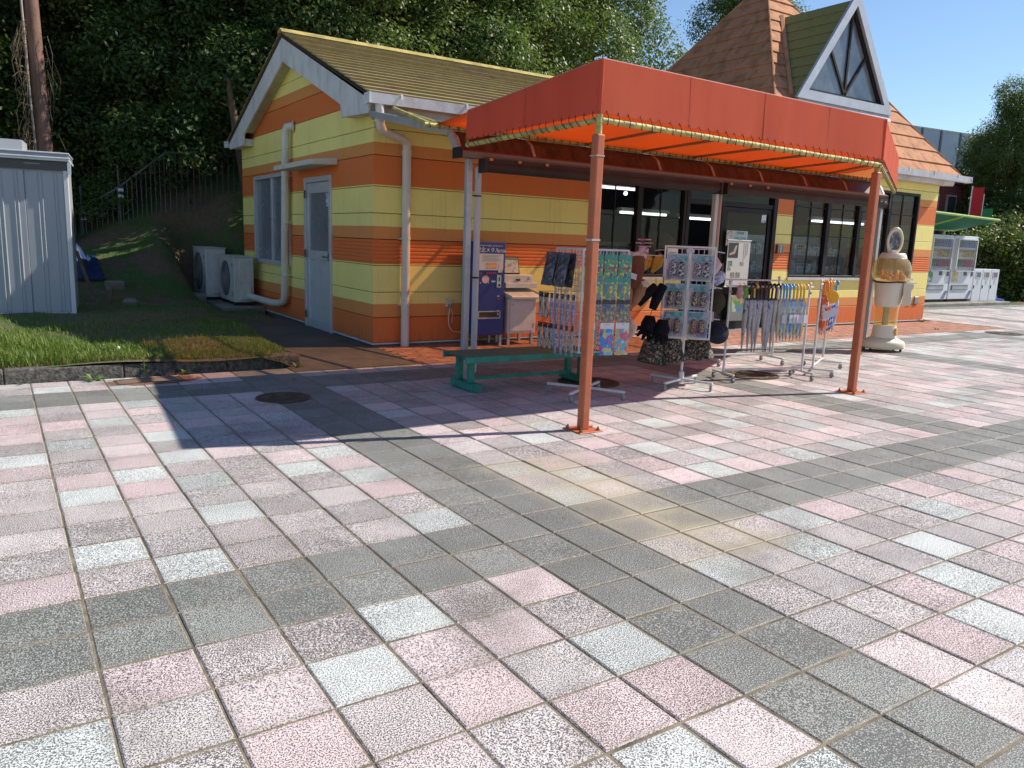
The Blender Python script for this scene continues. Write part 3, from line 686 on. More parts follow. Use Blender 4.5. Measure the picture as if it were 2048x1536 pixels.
for z in (.55,1.42): obj("pipe_clip", MB().tube([(4.38,6.86,z),(4.38,6.86,z+.03)],.062,14).box(4.30,4.34,6.85,6.93,z,z+.02), PVC, dp)
obj("downpipe_collar", MB().tube([(4.38,6.86,2.50),(4.38,6.86,2.56)],.064,14), PVC, dp); obj("downpipe_collar", MB().tube([(3.86,6.54,2.82),(3.86,6.54,2.87)],.064,14), PVC, dp)
ob = obj("outlet_box", MB().box(5.02,5.11,YW-.05,YW-.001,.52,.63), PVC, bld, bevel=.008, seg=2)
obj("plug", MB().box(5.045,5.085,YW-.09,YW-.05,.50,.56), mat("plug_grey",(.25,.25,.25),.5), ob)
obj("cable", MB().tube([(5.06,YW-.08,.50),(5.05,YW-.06,.40),(5.06,YW-.05,.26),(5.12,YW-.05,.18),(5.25,YW-.05,.16)],.008,6).tube([(5.09,YW-.03,.52),(5.13,YW-.03,.42),(5.12,YW-.03,.30)],.006,6), PVC, ob)
for x in (16.46,16.72): obj("wall_vent", MB().box(x,x+.15,YW-.022,YW-.001,.40,.56), mat("vent_steel",(.28,.27,.26),.35,metal=.8), bld, bevel=.006)
ib = obj("mail_slot_box", MB().box(11.92,12.09,YW-.05,YW-.001,1.40,1.56), mat("box_grey",(.13,.12,.11),.4,metal=.5), bld, bevel=.006); obj("slot", MB().box(11.99,12.01,YW-.055,YW-.050,1.42,1.54), ALU, ib)
obj("door_round_sticker", MB().box(11.50,11.62,YW+.033,YW+.0375,1.94,2.08), print_mat("round_sticker",[(.7,.72,.76),(.25,.3,.5),(.8,.8,.82)],24), bld)

# ------------------------------------------------------------------ lamps inside the shop (lit in the photograph)
LAMP = mat("lit_tube", (1.0,.93,.95), .5, 0, 1, emit=1.1); LHOUS = mat("lamp_housing", (.75,.75,.75), .5)
def tube_lamp(loc, L, label):
    t = thing("fluorescent_lamp", label, "lamp", loc, 0, "fluorescent tubes inside the shop")
    obj("housing", MB().prism([(-L/2,-.10,.03),(-L/2,.10,.03),(-L/2,.06,.09),(-L/2,-.06,.09)],(L,0,0)), LHOUS, t)
    obj("tube", MB().tube([(-L/2+.03,0,.0),(L/2-.03,0,.0)],.022,10), LAMP, t)
tube_lamp((9.3,8.6,2.47),1.3,"fluorescent tube lit behind the top of the window nearest the blue machine")
tube_lamp((10.4,8.9,2.06),1.25,"lit fluorescent tube seen across the middle of the window left of the door")
tube_lamp((11.95,8.9,2.03),1.2,"lit fluorescent tube seen above the open shop doorway")
tube_lamp((15.4,8.1,2.10),1.9,"lit fluorescent tube seen through the right-hand shop window")
BULB = mat("lit_bulb", (1,.97,.92), .5, 0, 1, emit=2.5)
for (x,y,z,l) in ((10.0,9.0,2.42,"small round spotlight lit behind the window left of the entrance"),(14.95,8.6,2.70,"left one of two bright spotlights under the ceiling behind the right-hand window"),(15.25,8.62,2.72,"right one of two bright spotlights under the ceiling behind the right-hand window"),(12.6,7.9,2.62,"single spotlight at the left edge of the right-hand window")):
    t = thing("spotlight", l, "lamp", (x,y,z), 0, "spotlights inside the shop")
    obj("bulb", MB().lathe([(.005,-.035),(.03,-.025),(.035,0),(.03,.03)],n=10), BULB, t); obj("holder", MB().lathe([(.035,.03),(.04,.1),(.02,.14)],n=10), LHOUS, t)
# goods seen through the panes
def shelf(loc, L, H, label, seed, rz=0, n=4):
    t = thing("shop_shelf", label, "shelf", loc, rz)
    wire = mat("shelf_wire",(.33,.33,.34),.4,metal=.5)
    f = MB(); f.box(-L/2,-L/2+.03,0,.4,0,H).box(L/2-.03,L/2,0,.4,0,H).box(-L/2,L/2,.38,.4,0,H); obj("frame", f, wire, t)
    r = random.Random(seed)
    pm = [print_mat("goods_%d_%d"%(seed,k), c, 22, seed=seed+k) for k, c in enumerate(([(.5,.5,.52),(.2,.3,.45),(.65,.65,.6)],[(.6,.55,.4),(.4,.2,.15),(.25,.35,.3)],[(.3,.42,.5),(.7,.7,.72),(.5,.35,.35)]))]
    for k in range(n):
        z = .25+k*(H-.3)/n; obj("board", MB().box(-L/2+.03,L/2-.03,0,.38,z,z+.02), wire, t)
        x = -L/2+.06
        while x < L/2-.2:
            w = r.uniform(.1,.24); h = r.uniform(.12,.26)
            obj("boxed_goods", MB().box(x,x+w,.04,.3,z+.02,z+.02+h), r.choice(pm), t); x += w+r.uniform(.01,.06)
shelf((14.3,8.3,.012),3.6,1.75,"tall wire shelf of boxed goods behind the right-hand shop window",3)
shelf((8.6,9.4,.012),1.8,1.3,"shelf of small goods behind the window left of the doorway",8)
shelf((11.3,11.6,.012),3.0,1.5,"dim shelf of goods deep inside opposite the open doorway",12)
# wire grid panels behind the right-hand window
for k, (x, l) in enumerate(((12.9,"white wire grid panel behind the leftmost bay of the right-hand window"),(15.9,"white wire grid panel behind the rightmost bay of the right-hand window"))):
    g_ = MB()
    for q in range(15): g_.box(x-.45+q*.064,x-.444+q*.064,7.32,7.326,.5,1.72)
    for q in range(20): g_.box(x-.45,x+.45,7.326,7.332,.5+q*.064,.506+q*.064)
    tag(obj("wire_grid_panel", g_, mat("grid_white",(.6,.6,.6),.5)), l, "grid panel")

# ================================================================== LEAN-TO TERRACE ROOF
def poly_mat():
    m, nt, out = new_mat("brown_polycarbonate"); N = NT(nt); p = N.pos()
    d = N.ramp(N.noise(N.map(p,(5,1,1)), 2.2, 6, .7), [(.40,(0,0,0)),(.66,(1,1,1))])
    df = N.n("BsdfPrincipled", {"Base Color": N.mix(d,(.30,.13,.085),(.085,.045,.035)), "Roughness": .5}); tl = N.n("BsdfTranslucent", {"Color": (.32,.14,.08)})
    t = N.n("BsdfTransparent", {"Color": (.88,.66,.47)})
    a = N.n("MixShader", {0: .25, 1: df, 2: tl}); x = N.n("MixShader", {0: N.math('ADD', .08, N.math('MULTIPLY', d, .18)), 1: t, 2: a})
    nt.links.new(x.outputs[0], out.inputs[0]); return m
def grime_mat():
    m, nt, out = new_mat("grimy_brown_panel"); N = NT(nt); p = N.pos()
    d = N.ramp(N.noise(N.map(p,(6,2,1.2)), 2.6, 6, .7), [(.40,(0,0,0)),(.62,(1,1,1))])
    df = N.n("BsdfPrincipled", {"Base Color": N.mix(d,(.11,.07,.05),(.03,.024,.02)), "Roughness": .45}); tl = N.n("BsdfTranslucent", {"Color": (.20,.09,.05)})
    a = N.n("MixShader", {0: .12, 1: df, 2: tl}); nt.links.new(a.outputs[0], out.inputs[0]); return m
POLY = poly_mat(); GRIME = grime_mat()
lt = thing("lean_to_roof", "brown translucent lean-to roof on grey aluminium posts along the shop front", "lean-to roof", (7.5,4.45,0), w=True)
LX0, LX1 = 3.80, 11.15
lp = [(6.66,2.93),(4.60,2.53),(4.50,2.47),(4.43,2.345)]
nb = 8; bw = (LX1-LX0)/nb
for k in range(nb+1):
    x = LX0+k*bw; r_ = MB()
    for (a, b) in zip(lp, lp[1:]): r_.bar((x,a[0],a[1]-.012),(x,b[0],b[1]-.012),.036 if 0 < k < nb else .045,.04)
    obj("rafter", r_, ALU, lt)
for k in range(nb):
    x0, x1 = LX0+k*bw+.02, LX0+(k+1)*bw-.02
    obj("roof_panel", MB().hexa([(x0,4.60,2.53),(x1,4.60,2.53),(x1,6.66,2.93),(x0,6.66,2.93)],[(x0,4.60,2.535),(x1,4.60,2.535),(x1,6.66,2.935),(x0,6.66,2.935)]), POLY, lt)
    obj("front_panel", MB().prism([(x0,y,z) for y,z in (lp[1],lp[2],lp[3],(4.424,2.348),(4.494,2.476),(4.597,2.537))],(x1-x0,0,0)), GRIME, lt)
obj("wall_rail", MB().box(LX0,LX1,6.60,6.655,2.86,2.95), ALU, lt)
for x in (LX0-.015,): obj("end_rafter_cover", MB().bar((x,6.66,2.93),(x,4.6,2.53),.03,.075).bar((x,4.6,2.53),(x,4.425,2.33),.03,.075), ALU, lt)
fb = obj("front_gutter", MB().prism([(LX0-.02,y,z) for y,z in ((4.34,2.325),(4.36,2.27),(4.47,2.27),(4.47,2.345),(4.40,2.345))],(LX1-LX0+.04,0,0)), mat("lean_to_gutter",(.22,.15,.125),.5,.15,3,metal=.2,dirt=(.12,.07,.05)), lt)
obj("gutter_cap", MB().box(LX0-.05,LX0-.021,4.32,4.48,2.255,2.36).box(LX1+.021,LX1+.05,4.32,4.48,2.255,2.36), FRAME, fb)
for (x,y) in ((3.94,4.47),(7.56,4.45),(11.10,4.42)): obj("post", MB().box(x-.032,x+.032,y-.032,y+.032,-.02,2.268), ALU, lt, bevel=.006)
for (a,b) in ((4.06,7.48),(7.62,11.12)):
    s_ = obj("rolled_screen", MB().tube([(a,4.36,2.20),(b,4.36,2.20)],.062,14).box(a-.03,a,4.29,4.43,2.13,2.268).box(b,b+.03,4.29,4.43,2.13,2.268).box(a,b,4.31,4.41,2.235,2.268), mat("rolled_screen_dark",(.030,.022,.020),.7,.3,3), lt, smooth=True)
    for q in range(3): obj("strap_clip", MB().box(a+.02+q*.35,a+.06+q*.35,4.29,4.305,2.25,2.275), mat("clip_orange",(.55,.22,.08),.6), s_)
wp = obj("drain_pipe", MB().tube([(4.11,4.56,2.20),(4.11,4.56,.03)],.034,12), mat("white_drain_pipe",(.58,.57,.58),.5,.05,3), lt, smooth=True)
for z in (.25,1.05,1.9): obj("pipe_band", MB().tube([(4.11,4.56,z),(4.11,4.56,z+.014)],.037,12).box(3.97,4.10,4.49,4.51,z,z+.012), FRAME, wp)
obj("mid_drain_pipe", MB().tube([(7.70,4.52,2.25),(7.70,4.52,.0)],.04,12), mat("brown_pipe",(.42,.27,.20),.5,.1,3), lt, smooth=True)

# ================================================================== ORANGE CANOPY
RED = fabric_mat("red_orange_canvas", (.52,.13,.07), (1.0,.33,.10), .52, .55)
REDV = fabric_mat("red_orange_valance", (.62,.155,.085), (.98,.22,.07), .42, .6)
YPIPE = mat("yellow_painted_pipe", (.50,.43,.13), .6, .2, 12, .3, 60, dirt=(.20,.15,.06), ds=9, da=.75)
OPOST = mat("orange_painted_steel", (.46,.125,.05), .5, .1, 5, .1, 60, dirt=(.27,.10,.055), ds=11, da=.4)
CORD = mat("lashing_cord", (.04,.032,.03), .8)
cp_ = thing("orange_canopy", "red-orange canvas canopy on yellow pipes and two orange posts", "canopy", (5.5,2.05,0), w=True)
FLc, FRc, RRc, RLc = Vector((3.63,2.0,2.79)), Vector((7.30,2.07,2.775)), Vector((11.15,4.26,2.86)), Vector((3.63,4.64,2.585))
RRl = Vector((11.15,4.58,2.585))
def rear(u): return RLc.lerp(RRl,u).lerp(RRc, smooth(.86,1,u))
def bil(u, v): return FLc.lerp(FRc,u).lerp(rear(u),v)
mb = MB(); nu, nv = 36, 14
pts = [bil(i/nu,j/nv)-Vector((0,0,.035*abs(math.sin(i/nu*math.pi*6))*math.sin(j/nv*math.pi))) for j in range(nv+1) for i in range(nu+1)]
mb.add(pts, [(j*(nu+1)+i,j*(nu+1)+i+1,(j+1)*(nu+1)+i+1,(j+1)*(nu+1)+i) for j in range(nv) for i in range(nu)])
o = obj("roof_canvas", mb, RED, cp_, smooth=True); sm = o.modifiers.new("thick",'SOLIDIFY'); sm.thickness = .004
def valance(a, b, za, zb, n, name, scal=.006, ta=None, tb=None):
    a, b = Vector(a), Vector(b); m = MB(); nz = 4; v = []
    d = (b-a).normalized(); out = Vector((d.y,-d.x,0))
    for i in range(n+1):
        t = i/n; tp = a.lerp(b,t); bt = za+(zb-za)*t+scal*abs(math.sin(t*n/2*math.pi))
        for k in range(nz+1):
            s_ = k/nz; z = tp.z+(bt-tp.z)*s_
            v.append(Vector((tp.x,tp.y,z))+out*(.010+.010*s_+.003*math.sin(i*.9)*s_))
    m.add(v, [(i*(nz+1)+k,(i+1)*(nz+1)+k,(i+1)*(nz+1)+k+1,i*(nz+1)+k+1) for i in range(n) for k in range(nz)])
    o = obj(name, m, REDV, cp_); s2 = o.modifiers.new("thick",'SOLIDIFY'); s2.thickness = .004; return o
valance(FLc, FRc, 2.405, 2.385, 40, "front_valance")
valance(Vector((3.63,3.96,2.642)), FLc, 2.375, 2.405, 26, "side_valance")
valance(FRc, RRc, 2.385, 2.40, 30, "side_valance")
obj("corner_seam", MB().tube([FLc+Vector((-.006,-.006,.0)),Vector((3.618,1.988,2.40))],.014,8), REDV, cp_); obj("corner_seam", MB().tube([FRc+Vector((.002,-.012,.0)),Vector((7.305,2.055,2.385))],.014,8), REDV, cp_)
for (A_, B_, za, zb, n_) in ((FLc,FRc,2.405,2.385,4),(Vector((3.63,3.96,2.642)),FLc,2.375,2.405,2),(FRc,RRc,2.385,2.40,4)):
    dd = (B_-A_).normalized(); ou = Vector((dd.y,-dd.x,0))
    for k in range(1,n_):
        tp = A_.lerp(B_,k/n_); bt = Vector((tp.x,tp.y,za+(zb-za)*k/n_+.01)); obj("canvas_seam", MB().hexa([bt+ou*.020-dd*.012,bt+ou*.020+dd*.012,bt+ou*.026+dd*.012,bt+ou*.026-dd*.012],[tp+ou*.010-dd*.012,tp+ou*.010+dd*.012,tp+ou*.016+dd*.012,tp+ou*.016-dd*.012]), REDV, cp_)
# rear skirt closing the gap above the rear rail
RL2, RR2 = Vector((3.5,4.62,2.575)), Vector((11.15,4.58,2.565))
o = obj("rear_skirt", MB().add([rear(i/20) for i in range(21)]+[RL2.lerp(RR2,i/20) for i in range(21)], [(i,i+1,22+i,21+i) for i in range(20)]), RED, cp_, smooth=True)
# hem piping along the top edge
obj("top_hem", MB().tube([Vector((3.63,3.96,2.645)),FLc,FRc,RRc],.010,8), fabric_mat("faded_hem",(.62,.33,.28),(.8,.3,.15),.2), cp_)
PF0, PF1, PR1, PL1 = Vector((3.63,2.0,2.365)), Vector((7.30,2.07,2.335)), Vector((11.15,4.26,2.37)), Vector((3.63,3.97,2.335))
obj("front_pipe", MB().tube([PF0,PF1],.024,12), YPIPE, cp_, smooth=True); obj("left_pipe", MB().tube([PF0,PL1],.022,12), YPIPE, cp_, smooth=True); obj("right_pipe", MB().tube([PF1,PR1],.024,12), YPIPE, cp_, smooth=True)
obj("rear_pipe", MB().tube([RL2,RR2],.024,10), YPIPE, cp_, smooth=True); obj("corner_upright", MB().tube([PL1,(3.63,3.97,2.64)],.012,8), YPIPE, cp_)
obj("stay_pipe", MB().tube([(3.55,4.62,2.58),(4.05,6.60,3.02)],.026,10), YPIPE, cp_, smooth=True); obj("stay_pipe", MB().tube([(3.62,4.62,2.60),(4.25,6.60,2.98)],.022,10), YPIPE, cp_, smooth=True)
for fx, rx in ((4.30,5.40),(4.98,6.24),(5.67,7.03),(6.32,7.88),(6.98,8.75),(7.32,9.64)):
    t = (fx-3.63)/(7.3-3.63); z0 = 2.75-.0*t
    u = min(1,t); top0 = FLc.lerp(FRc,u)-Vector((0,0,.05)); tr = (rx-3.63)/(10.95-3.63); e = RL2.lerp(RR2,(rx*1.03-3.5)/7.65)
    obj("rafter_pipe", MB().tube([(fx,2.04,2.36),(e.x,e.y,e.z+.0)],.014,8), mat("brown_stained_pipe",(.30,.17,.06),.7,.2,8), cp_, smooth=True)
def lashing(a, b, n, top, r):
    m = MB(); a, b = Vector(a), Vector(b); d = (b-a).normalized(); out = Vector((d.y,-d.x,0))
    for k in range(n):
        p = a.lerp(b,(k+.4+trnd.uniform(-.1,.1))/n); e = d*trnd.uniform(.02,.06)
        q = [p+out*.026+Vector((0,0,top)), p+out*(r+.012)+Vector((0,0,top*.4))+e*.3, p+out*(r+.006)+e*.6, p+out*r*.4+Vector((0,0,-r-.004))+e, p-out*r+e*1.1, p-out*r*.7+Vector((0,0,r))+e*1.2]
        m.tube(q,.0030,5)
    return m
for (a,b,n,tp,r) in ((PF0,PF1,34,.065,.026),(PL1,PF0,20,.06,.024),(PF1,PR1,24,.06,.026)): obj("lashing_cord", lashing(a,b,n,tp,r), CORD, cp_)["kind"] = "stuff"
m_ = MB(); 
for k in range(70):
    p = RL2.lerp(RR2,(k+.5)/70); m_.tube([p+Vector((-.01,-.027,.02)),p+Vector((.0,-.03,-.01)),p+Vector((.012,.0,-.028))],.005,5)
obj("lashing_cord", m_, CORD, cp_)["kind"] = "stuff"
for (x,y,zt) in ((3.625,2.0,2.26),(7.342,2.12,2.27)):
    pst = obj("post", MB().box(x-.037,x+.037,y-.037,y+.037,.008,zt), OPOST, cp_, bevel=.012, seg=3)
    obj("upper_tube", MB().tube([(x,y,zt),(x,y,2.40)],.026,10), YPIPE, pst, smooth=True)
    obj("base_plate", MB().box(x-.115,x+.115,y-.115,y+.115,.001,.010), OPOST, pst, bevel=.002)
    for sx in (-1,1):
        for sy in (-1,1): obj("anchor_bolt", MB().lathe([(.016,.0),(.016,.012),(.008,.014),(.008,.028)],(x+sx*.085,y+sy*.085,.010),8), mat("rusty_bolt",(.22,.10,.05),.7), pst)
    obj("weld_fin", MB().box(x-.095,x-.043,y-.006,y+.006,.010,.028).box(x+.043,x+.095,y-.006,y+.006,.010,.028), OPOST, pst)
obj("tape_band", MB().box(3.585,3.665,1.960,2.040,1.48,1.495).box(3.585,3.665,1.960,2.040,2.10,2.108), mat("old_tape",(.45,.40,.36),.6), cp_)
# ================================================================== FREE-STANDING THINGS
def at(u, v, d): return Vector(CAM)+(CF+CR*((u-1024)/FPX)-CU*((v-768)/FPX))*d
def depth(x, y, z): return (Vector((x,y,z))-Vector(CAM)).dot(CF)
WPAINT = mat("white_powder_coat", (.66,.655,.64), .45, .05, 5, dirt=(.45,.43,.40), ds=9, da=.3)
CAST = mat("caster_grey", (.30,.29,.28), .5, .1, 9); RUB = mat("rubber_black", (.02,.02,.02), .7)
def caster(parent, x, y, r=.026):
    c = obj("caster", MB().box(x-.012,x+.012,y-.018,y+.018,r,2*r+.012), CAST, parent)
    obj("wheel", MB().tube([(x-.011,y,r+.001),(x+.011,y,r+.001)],r,12), CAST, c, smooth=True)
# ---- green bench
GREEN = mat("green_bench_paint", (.022,.235,.175), .5, .15, 7, .15, 50, dirt=(.02,.10,.075), ds=9, da=.5)
GWORN = mat("worn_green_slat", (.05,.13,.095), .45, .3, 14, .25, 60, dirt=(.06,.10,.075), ds=6, da=.6)
b = thing("green_bench", "low green wooden bench standing left of the goods racks", "bench", (4.28,3.84,0), R(-1.5))
for k in range(5): obj("seat_slat", MB().box(-.80,.80,-.21+k*.086,-.21+k*.086+.074,.335,.36), GWORN, b, bevel=.005)
for k in (0,): obj("seat_rail", MB().box(-.80,.80,-.245,-.215,.295,.357).box(-.80,.80,.222,.25,.295,.357), GREEN, b, bevel=.005)
for x in (-.67,.66):
    obj("leg", MB().box(x-.03,x+.03,-.135,-.075,.085,.334), GREEN, b, bevel=.005); obj("leg", MB().box(x-.03,x+.03,.10,.16,.085,.334), GREEN, b, bevel=.005)
    obj("foot", MB().box(x-.045,x+.045,-.20,.24,.012,.085), GREEN, b, bevel=.006); obj("foot_pad", MB().box(x-.02,x+.075,-.215,-.15,.0,.075), GREEN, b, bevel=.006)
    obj("cross_bearer", MB().box(x-.03,x+.03,-.213,.22,.30,.333), GREEN, b)
obj("stretcher", MB().box(-.625,.615,-.0,.03,.085,.12), GREEN, b)

# ---- blue medal machine
NAVY = mat("navy_machine", (.020,.032,.20), .38, .08, 3); NAVYD = mat("navy_side", (.012,.014,.07), .4)
WTXT = mat("white_print", (.75,.75,.78), .5, 0)
m = thing("medal_machine", "tall dark blue medal vending machine with white lettering against the wall", "vending machine", (5.49,6.50,0), R(0))
W2 = .235
obj("cabinet", MB().box(-W2,W2,0,.38,.15,1.435), NAVY, m, bevel=.012, seg=2)
obj("front_trim", MB().box(-W2,-W2+.018,-.012,-.001,.15,1.43), mat("blue_trim",(.06,.08,.25),.35), m)
for x in (-.2,.2):
    for y in (.03,.33): obj("leg", MB().box(x-.018,x+.018,y-.018,y+.018,.0,.15), ALU, m)
lettering("記念メタル", .074, WTXT, m, (-.055,-.004,1.318), (R(90),0,0)); lettering("販売機", .045, WTXT, m, (.165,-.004,1.308), (R(90),0,0))
lettering("★ 自分だけの記念・旅の思い出に ★", .022, WTXT, m, (0,-.004,1.378), (R(90),0,0))
lp_ = obj("menu_panel", MB().box(-.19,.195,-.010,-.001,1.05,1.272), mat("menu_white",(.62,.60,.60),.4,.05,8), m)
for k in range(5): obj("text_line", MB().box(-.16+.03*(k%2),.15-.02*(k%3),-.0125,-.0101,1.252-k*.019,1.256-k*.019), mat("print_grey",(.28,.26,.30),.6), lp_)
ORG = mat("medal_print", (.72,.30,.11), .4, .1, 20)
for r_ in range(2):
    for k in range(4): obj("medal_picture", MB().lathe([(.0165,0),(.0165,.003)],(0,0,0),12).xf(Matrix.Translation((-.06+k*.042,-.0101,1.135-r_*.047))@Matrix.Rotation(R(90),4,'X')), ORG, lp_)
obj("medal_backing", MB().box(-.085,.09,-.0118,-.0101,1.068,1.158), mat("medal_card",(.74,.52,.36),.5), lp_); obj("price_note", MB().box(.115,.185,-.0135,-.0102,1.02,1.135), mat("note_pink",(.66,.56,.57),.5), lp_)
BTN = mat("red_button", (.42,.035,.03), .3)
for k in range(6): obj("button", MB().lathe([(.013,0),(.013,.012),(.009,.016)],n=12).xf(Matrix.Translation(((-.165 if k==0 else -.10+k*.035),-.001,1.005))@Matrix.Rotation(R(90),4,'X')), BTN, m)
cs = obj("coin_plate", MB().box(.10,.17,-.014,-.001,.81,.99), mat("coin_steel",(.55,.54,.52),.35,metal=.6), m, bevel=.006)
obj("coin_slot", MB().box(.128,.145,-.018,-.0141,.90,.955).box(.122,.152,-.018,-.0141,.83,.862), RUB, cs)
sp = obj("speech_sticker", MB().lathe([(.001,0),(.055,0),(.055,.0025),(.001,.0025)],n=20).xf(Matrix.Translation((-.08,-.001,.925))@Matrix.Rotation(R(90),4,'X')@Matrix.Scale(1.05,4,(1,0,0))), mat("sticker_pink",(.68,.48,.46),.5), m)
obj("sticker_tail", MB().prism([(-.045,-.001,.895),(-.03,-.001,.905),(-.025,-.001,.862)],(0,-.0025,0)), mat("sticker_pink",(.68,.48,.46)), sp)
obj("label_plate", MB().box(.02,.08,-.004,-.001,.885,.91), WTXT, m); obj("lock", MB().lathe([(.012,0),(.012,.01),(.004,.012)],n=10).xf(Matrix.Translation((-.165,-.001,.875))@Matrix.Rotation(R(90),4,'X')), ALU, m)
obj("reject_button", MB().box(.125,.150,-.008,-.001,.645,.67), BTN, m); obj("small_label", MB().box(.115,.155,-.004,-.001,.69,.70).box(.12,.155,-.004,-.001,.49,.50), WTXT, m); obj("key_lock", MB().box(.12,.145,-.008,-.001,.43,.465), ALU, m)
tr = obj("outlet_tray", MB().box(-.19,.17,-.016,-.001,.385,.402).box(-.19,.17,-.016,-.001,.478,.492).box(-.19,-.175,-.016,-.001,.402,.478).box(.155,.17,-.016,-.001,.402,.478), ALU, m); obj("tray_recess", MB().box(-.174,.154,-.006,-.001,.403,.477), mat("recess_brown",(.06,.04,.025),.6), tr)

# ---- white engraving cabinet with screen
t = thing("engraving_machine", "white cabinet with a sloping shelf and a screen on top beside the blue machine", "engraver", (6.02,6.46,0), R(0))
CW = mat("cabinet_white", (.60,.585,.57), .45, .05, 4, dirt=(.42,.40,.37), ds=6, da=.3)
obj("cabinet", MB().box(-.24,.24,.02,.42,.16,.66), CW, t, bevel=.01, seg=2)
d_ = obj("cabinet_door", MB().box(-.205,.205,.008,.019,.20,.63), CW, t, bevel=.004); obj("hinge", MB().box(.19,.215,.002,.008,.25,.31).box(.19,.215,.002,.008,.54,.60), ALU, d_); obj("door_lock", MB().lathe([(.012,0),(.012,.01)],n=10).xf(Matrix.Translation((-.17,.008,.58))@Matrix.Rotation(R(90),4,'X')), ALU, d_)
for x in (-.2,.2):
    for y in (.06,.38): obj("leg", MB().box(x-.02,x+.02,y-.02,y+.02,0,.16), ALU, t)
obj("shelf", MB().hexa([(-.26,-.10,.665),(.36,-.10,.665),(.36,.40,.665),(-.26,.40,.665)],[(-.26,-.10,.70),(.36,-.10,.70),(.36,.40,.80),(-.26,.40,.80)]), CW, t, bevel=.006)
obj("machine_step", MB().box(-.24,.30,.10,.40,.801,.875), CW, t, bevel=.006); mh = obj("machine_head", MB().box(-.26,.26,.16,.42,.876,.985), CW, t, bevel=.008)
obj("dial", MB().lathe([(.022,0),(.022,.012),(.012,.016)],n=14).xf(Matrix.Translation((.19,.16,.935))@Matrix.Rotation(R(90),4,'X')), ALU, mh); obj("coin_cup", MB().box(-.03,.03,.14,.159,.90,.925), RUB, mh)
sc_ = obj("screen", MB().hexa([(-.26,.20,.99),(.06,.20,.99),(.06,.26,.99),(-.26,.26,.99)],[(-.26,.26,1.235),(.06,.26,1.235),(.06,.30,1.235),(-.26,.30,1.235)]), FRAME, t, bevel=.004)
obj("display", MB().hexa([(-.24,.2035,1.01),(.045,.2035,1.01),(.045,.2045,1.01),(-.24,.2045,1.01)],[(-.24,.2545,1.22),(.045,.2545,1.22),(.045,.2555,1.22),(-.24,.2555,1.22)]), print_mat("display_print",[(.52,.50,.46),(.60,.57,.52),(.56,.55,.50),(.34,.38,.36),(.58,.56,.52)],26,seed=4), sc_)
obj("display_bar", MB().hexa([(-.24,.2455,1.19),(.045,.2455,1.19),(.045,.2465,1.19),(-.24,.2465,1.19)],[(-.24,.2515,1.215),(.045,.2515,1.215),(.045,.2525,1.215),(-.24,.2525,1.215)]), mat("display_green",(.14,.25,.20),.4), sc_)

# ---- spinner rack 1 (four wire faces)
def grid_face(mb, L, z0, z1, nx, nz, y, r=.0028):
    for k in range(nx+1):
        x = -L/2+L*k/nx; mb.box(x-r,x+r,y-r,y+r,z0,z1)
    for k in range(nz+1):
        z = z0+(z1-z0)*k/nz; mb.box(-L/2,L/2,y-.9*r,y+.9*r,z-r,z+r)
def cross_base(t, rad, a0):
    hubz = .085
    obj("base_hub", MB().lathe([(.03,.05),(.03,.16),(.018,.17)],n=12), WPAINT, t)
    for k in range(4):
        a = a0+k*math.pi/2; c, s_ = math.cos(a), math.sin(a)
        obj("base_arm", MB().bar((c*.02,s_*.02,hubz),(c*rad,s_*rad,hubz-.004),.028,.024), WPAINT, t, bevel=.004); caster(t, c*(rad-.02), s_*(rad-.02))
R1C, R1A, R1S = Vector((4.522,3.112,0)), R(-6.8), .485
t = thing("spinner_rack", "white four-sided wire rack of toy packets behind the near orange post", "display rack", R1C, R1A)
cross_base(t, .40, R(38))
obj("pole", MB().tube([(0,0,.16),(0,0,1.42)],.014,10), WPAINT, t)
for k in range(4):
    g_ = MB(); grid_face(g_, R1S, .47, 1.40, 8, 17, -R1S/2); g_.box(-R1S/2-.008,-R1S/2+.008,-R1S/2-.008,-R1S/2+.008,.46,1.41).box(-R1S/2,R1S/2,-R1S/2-.007,-R1S/2+.007,1.40,1.414).box(-R1S/2,R1S/2,-R1S/2-.007,-R1S/2+.007,.46,.474)
    g_.xf(Matrix.Rotation(k*math.pi/2,4,'Z')); obj("wire_face", g_, WPAINT, t)
def pillow(w, h, th, nx=5, ny=6):
    mb = MB(); v = []
    for sgn in (-1,1):
        for j in range(ny+1):
            for i in range(nx+1):
                u, q = i/nx*2-1, j/ny*2-1
                e = (1-u**4)*(1-q**4)
                v.append((u*w/2, sgn*th/2*e+(0.0008*sgn), -h/2+q*-h/2*1.0))
    n1 = (nx+1)*(ny+1); f = []
    for j in range(ny):
        for i in range(nx):
            a = j*(nx+1)+i; f.append((a,a+nx+1,a+nx+2,a+1)); f.append((n1+a,n1+a+1,n1+a+nx+2,n1+a+nx+1))
    for i in range(nx):
        a = i; f.append((a,a+1,n1+a+1,n1+a)); a = ny*(nx+1)+i; f.append((a+1,a,n1+a,n1+a+1))
    for j in range(ny):
        a = j*(nx+1); f.append((a+nx+1,a,n1+a,n1+a+nx+1)); a += nx; f.append((a,a+nx+1,n1+a+nx+1,n1+a))
    return mb.add(v,f)
HOOK = mat("hook_wire", (.55,.55,.54), .35, metal=.5)
def on_face(C, A, S, face, u, z, out):
    a = A+face*math.pi/2 if face is not None else A
    loc = Vector((u, -S/2-out, z)); loc.rotate(Matrix.Rotation(a,3,'Z')); return Vector((C.x,C.y,0))+loc, a
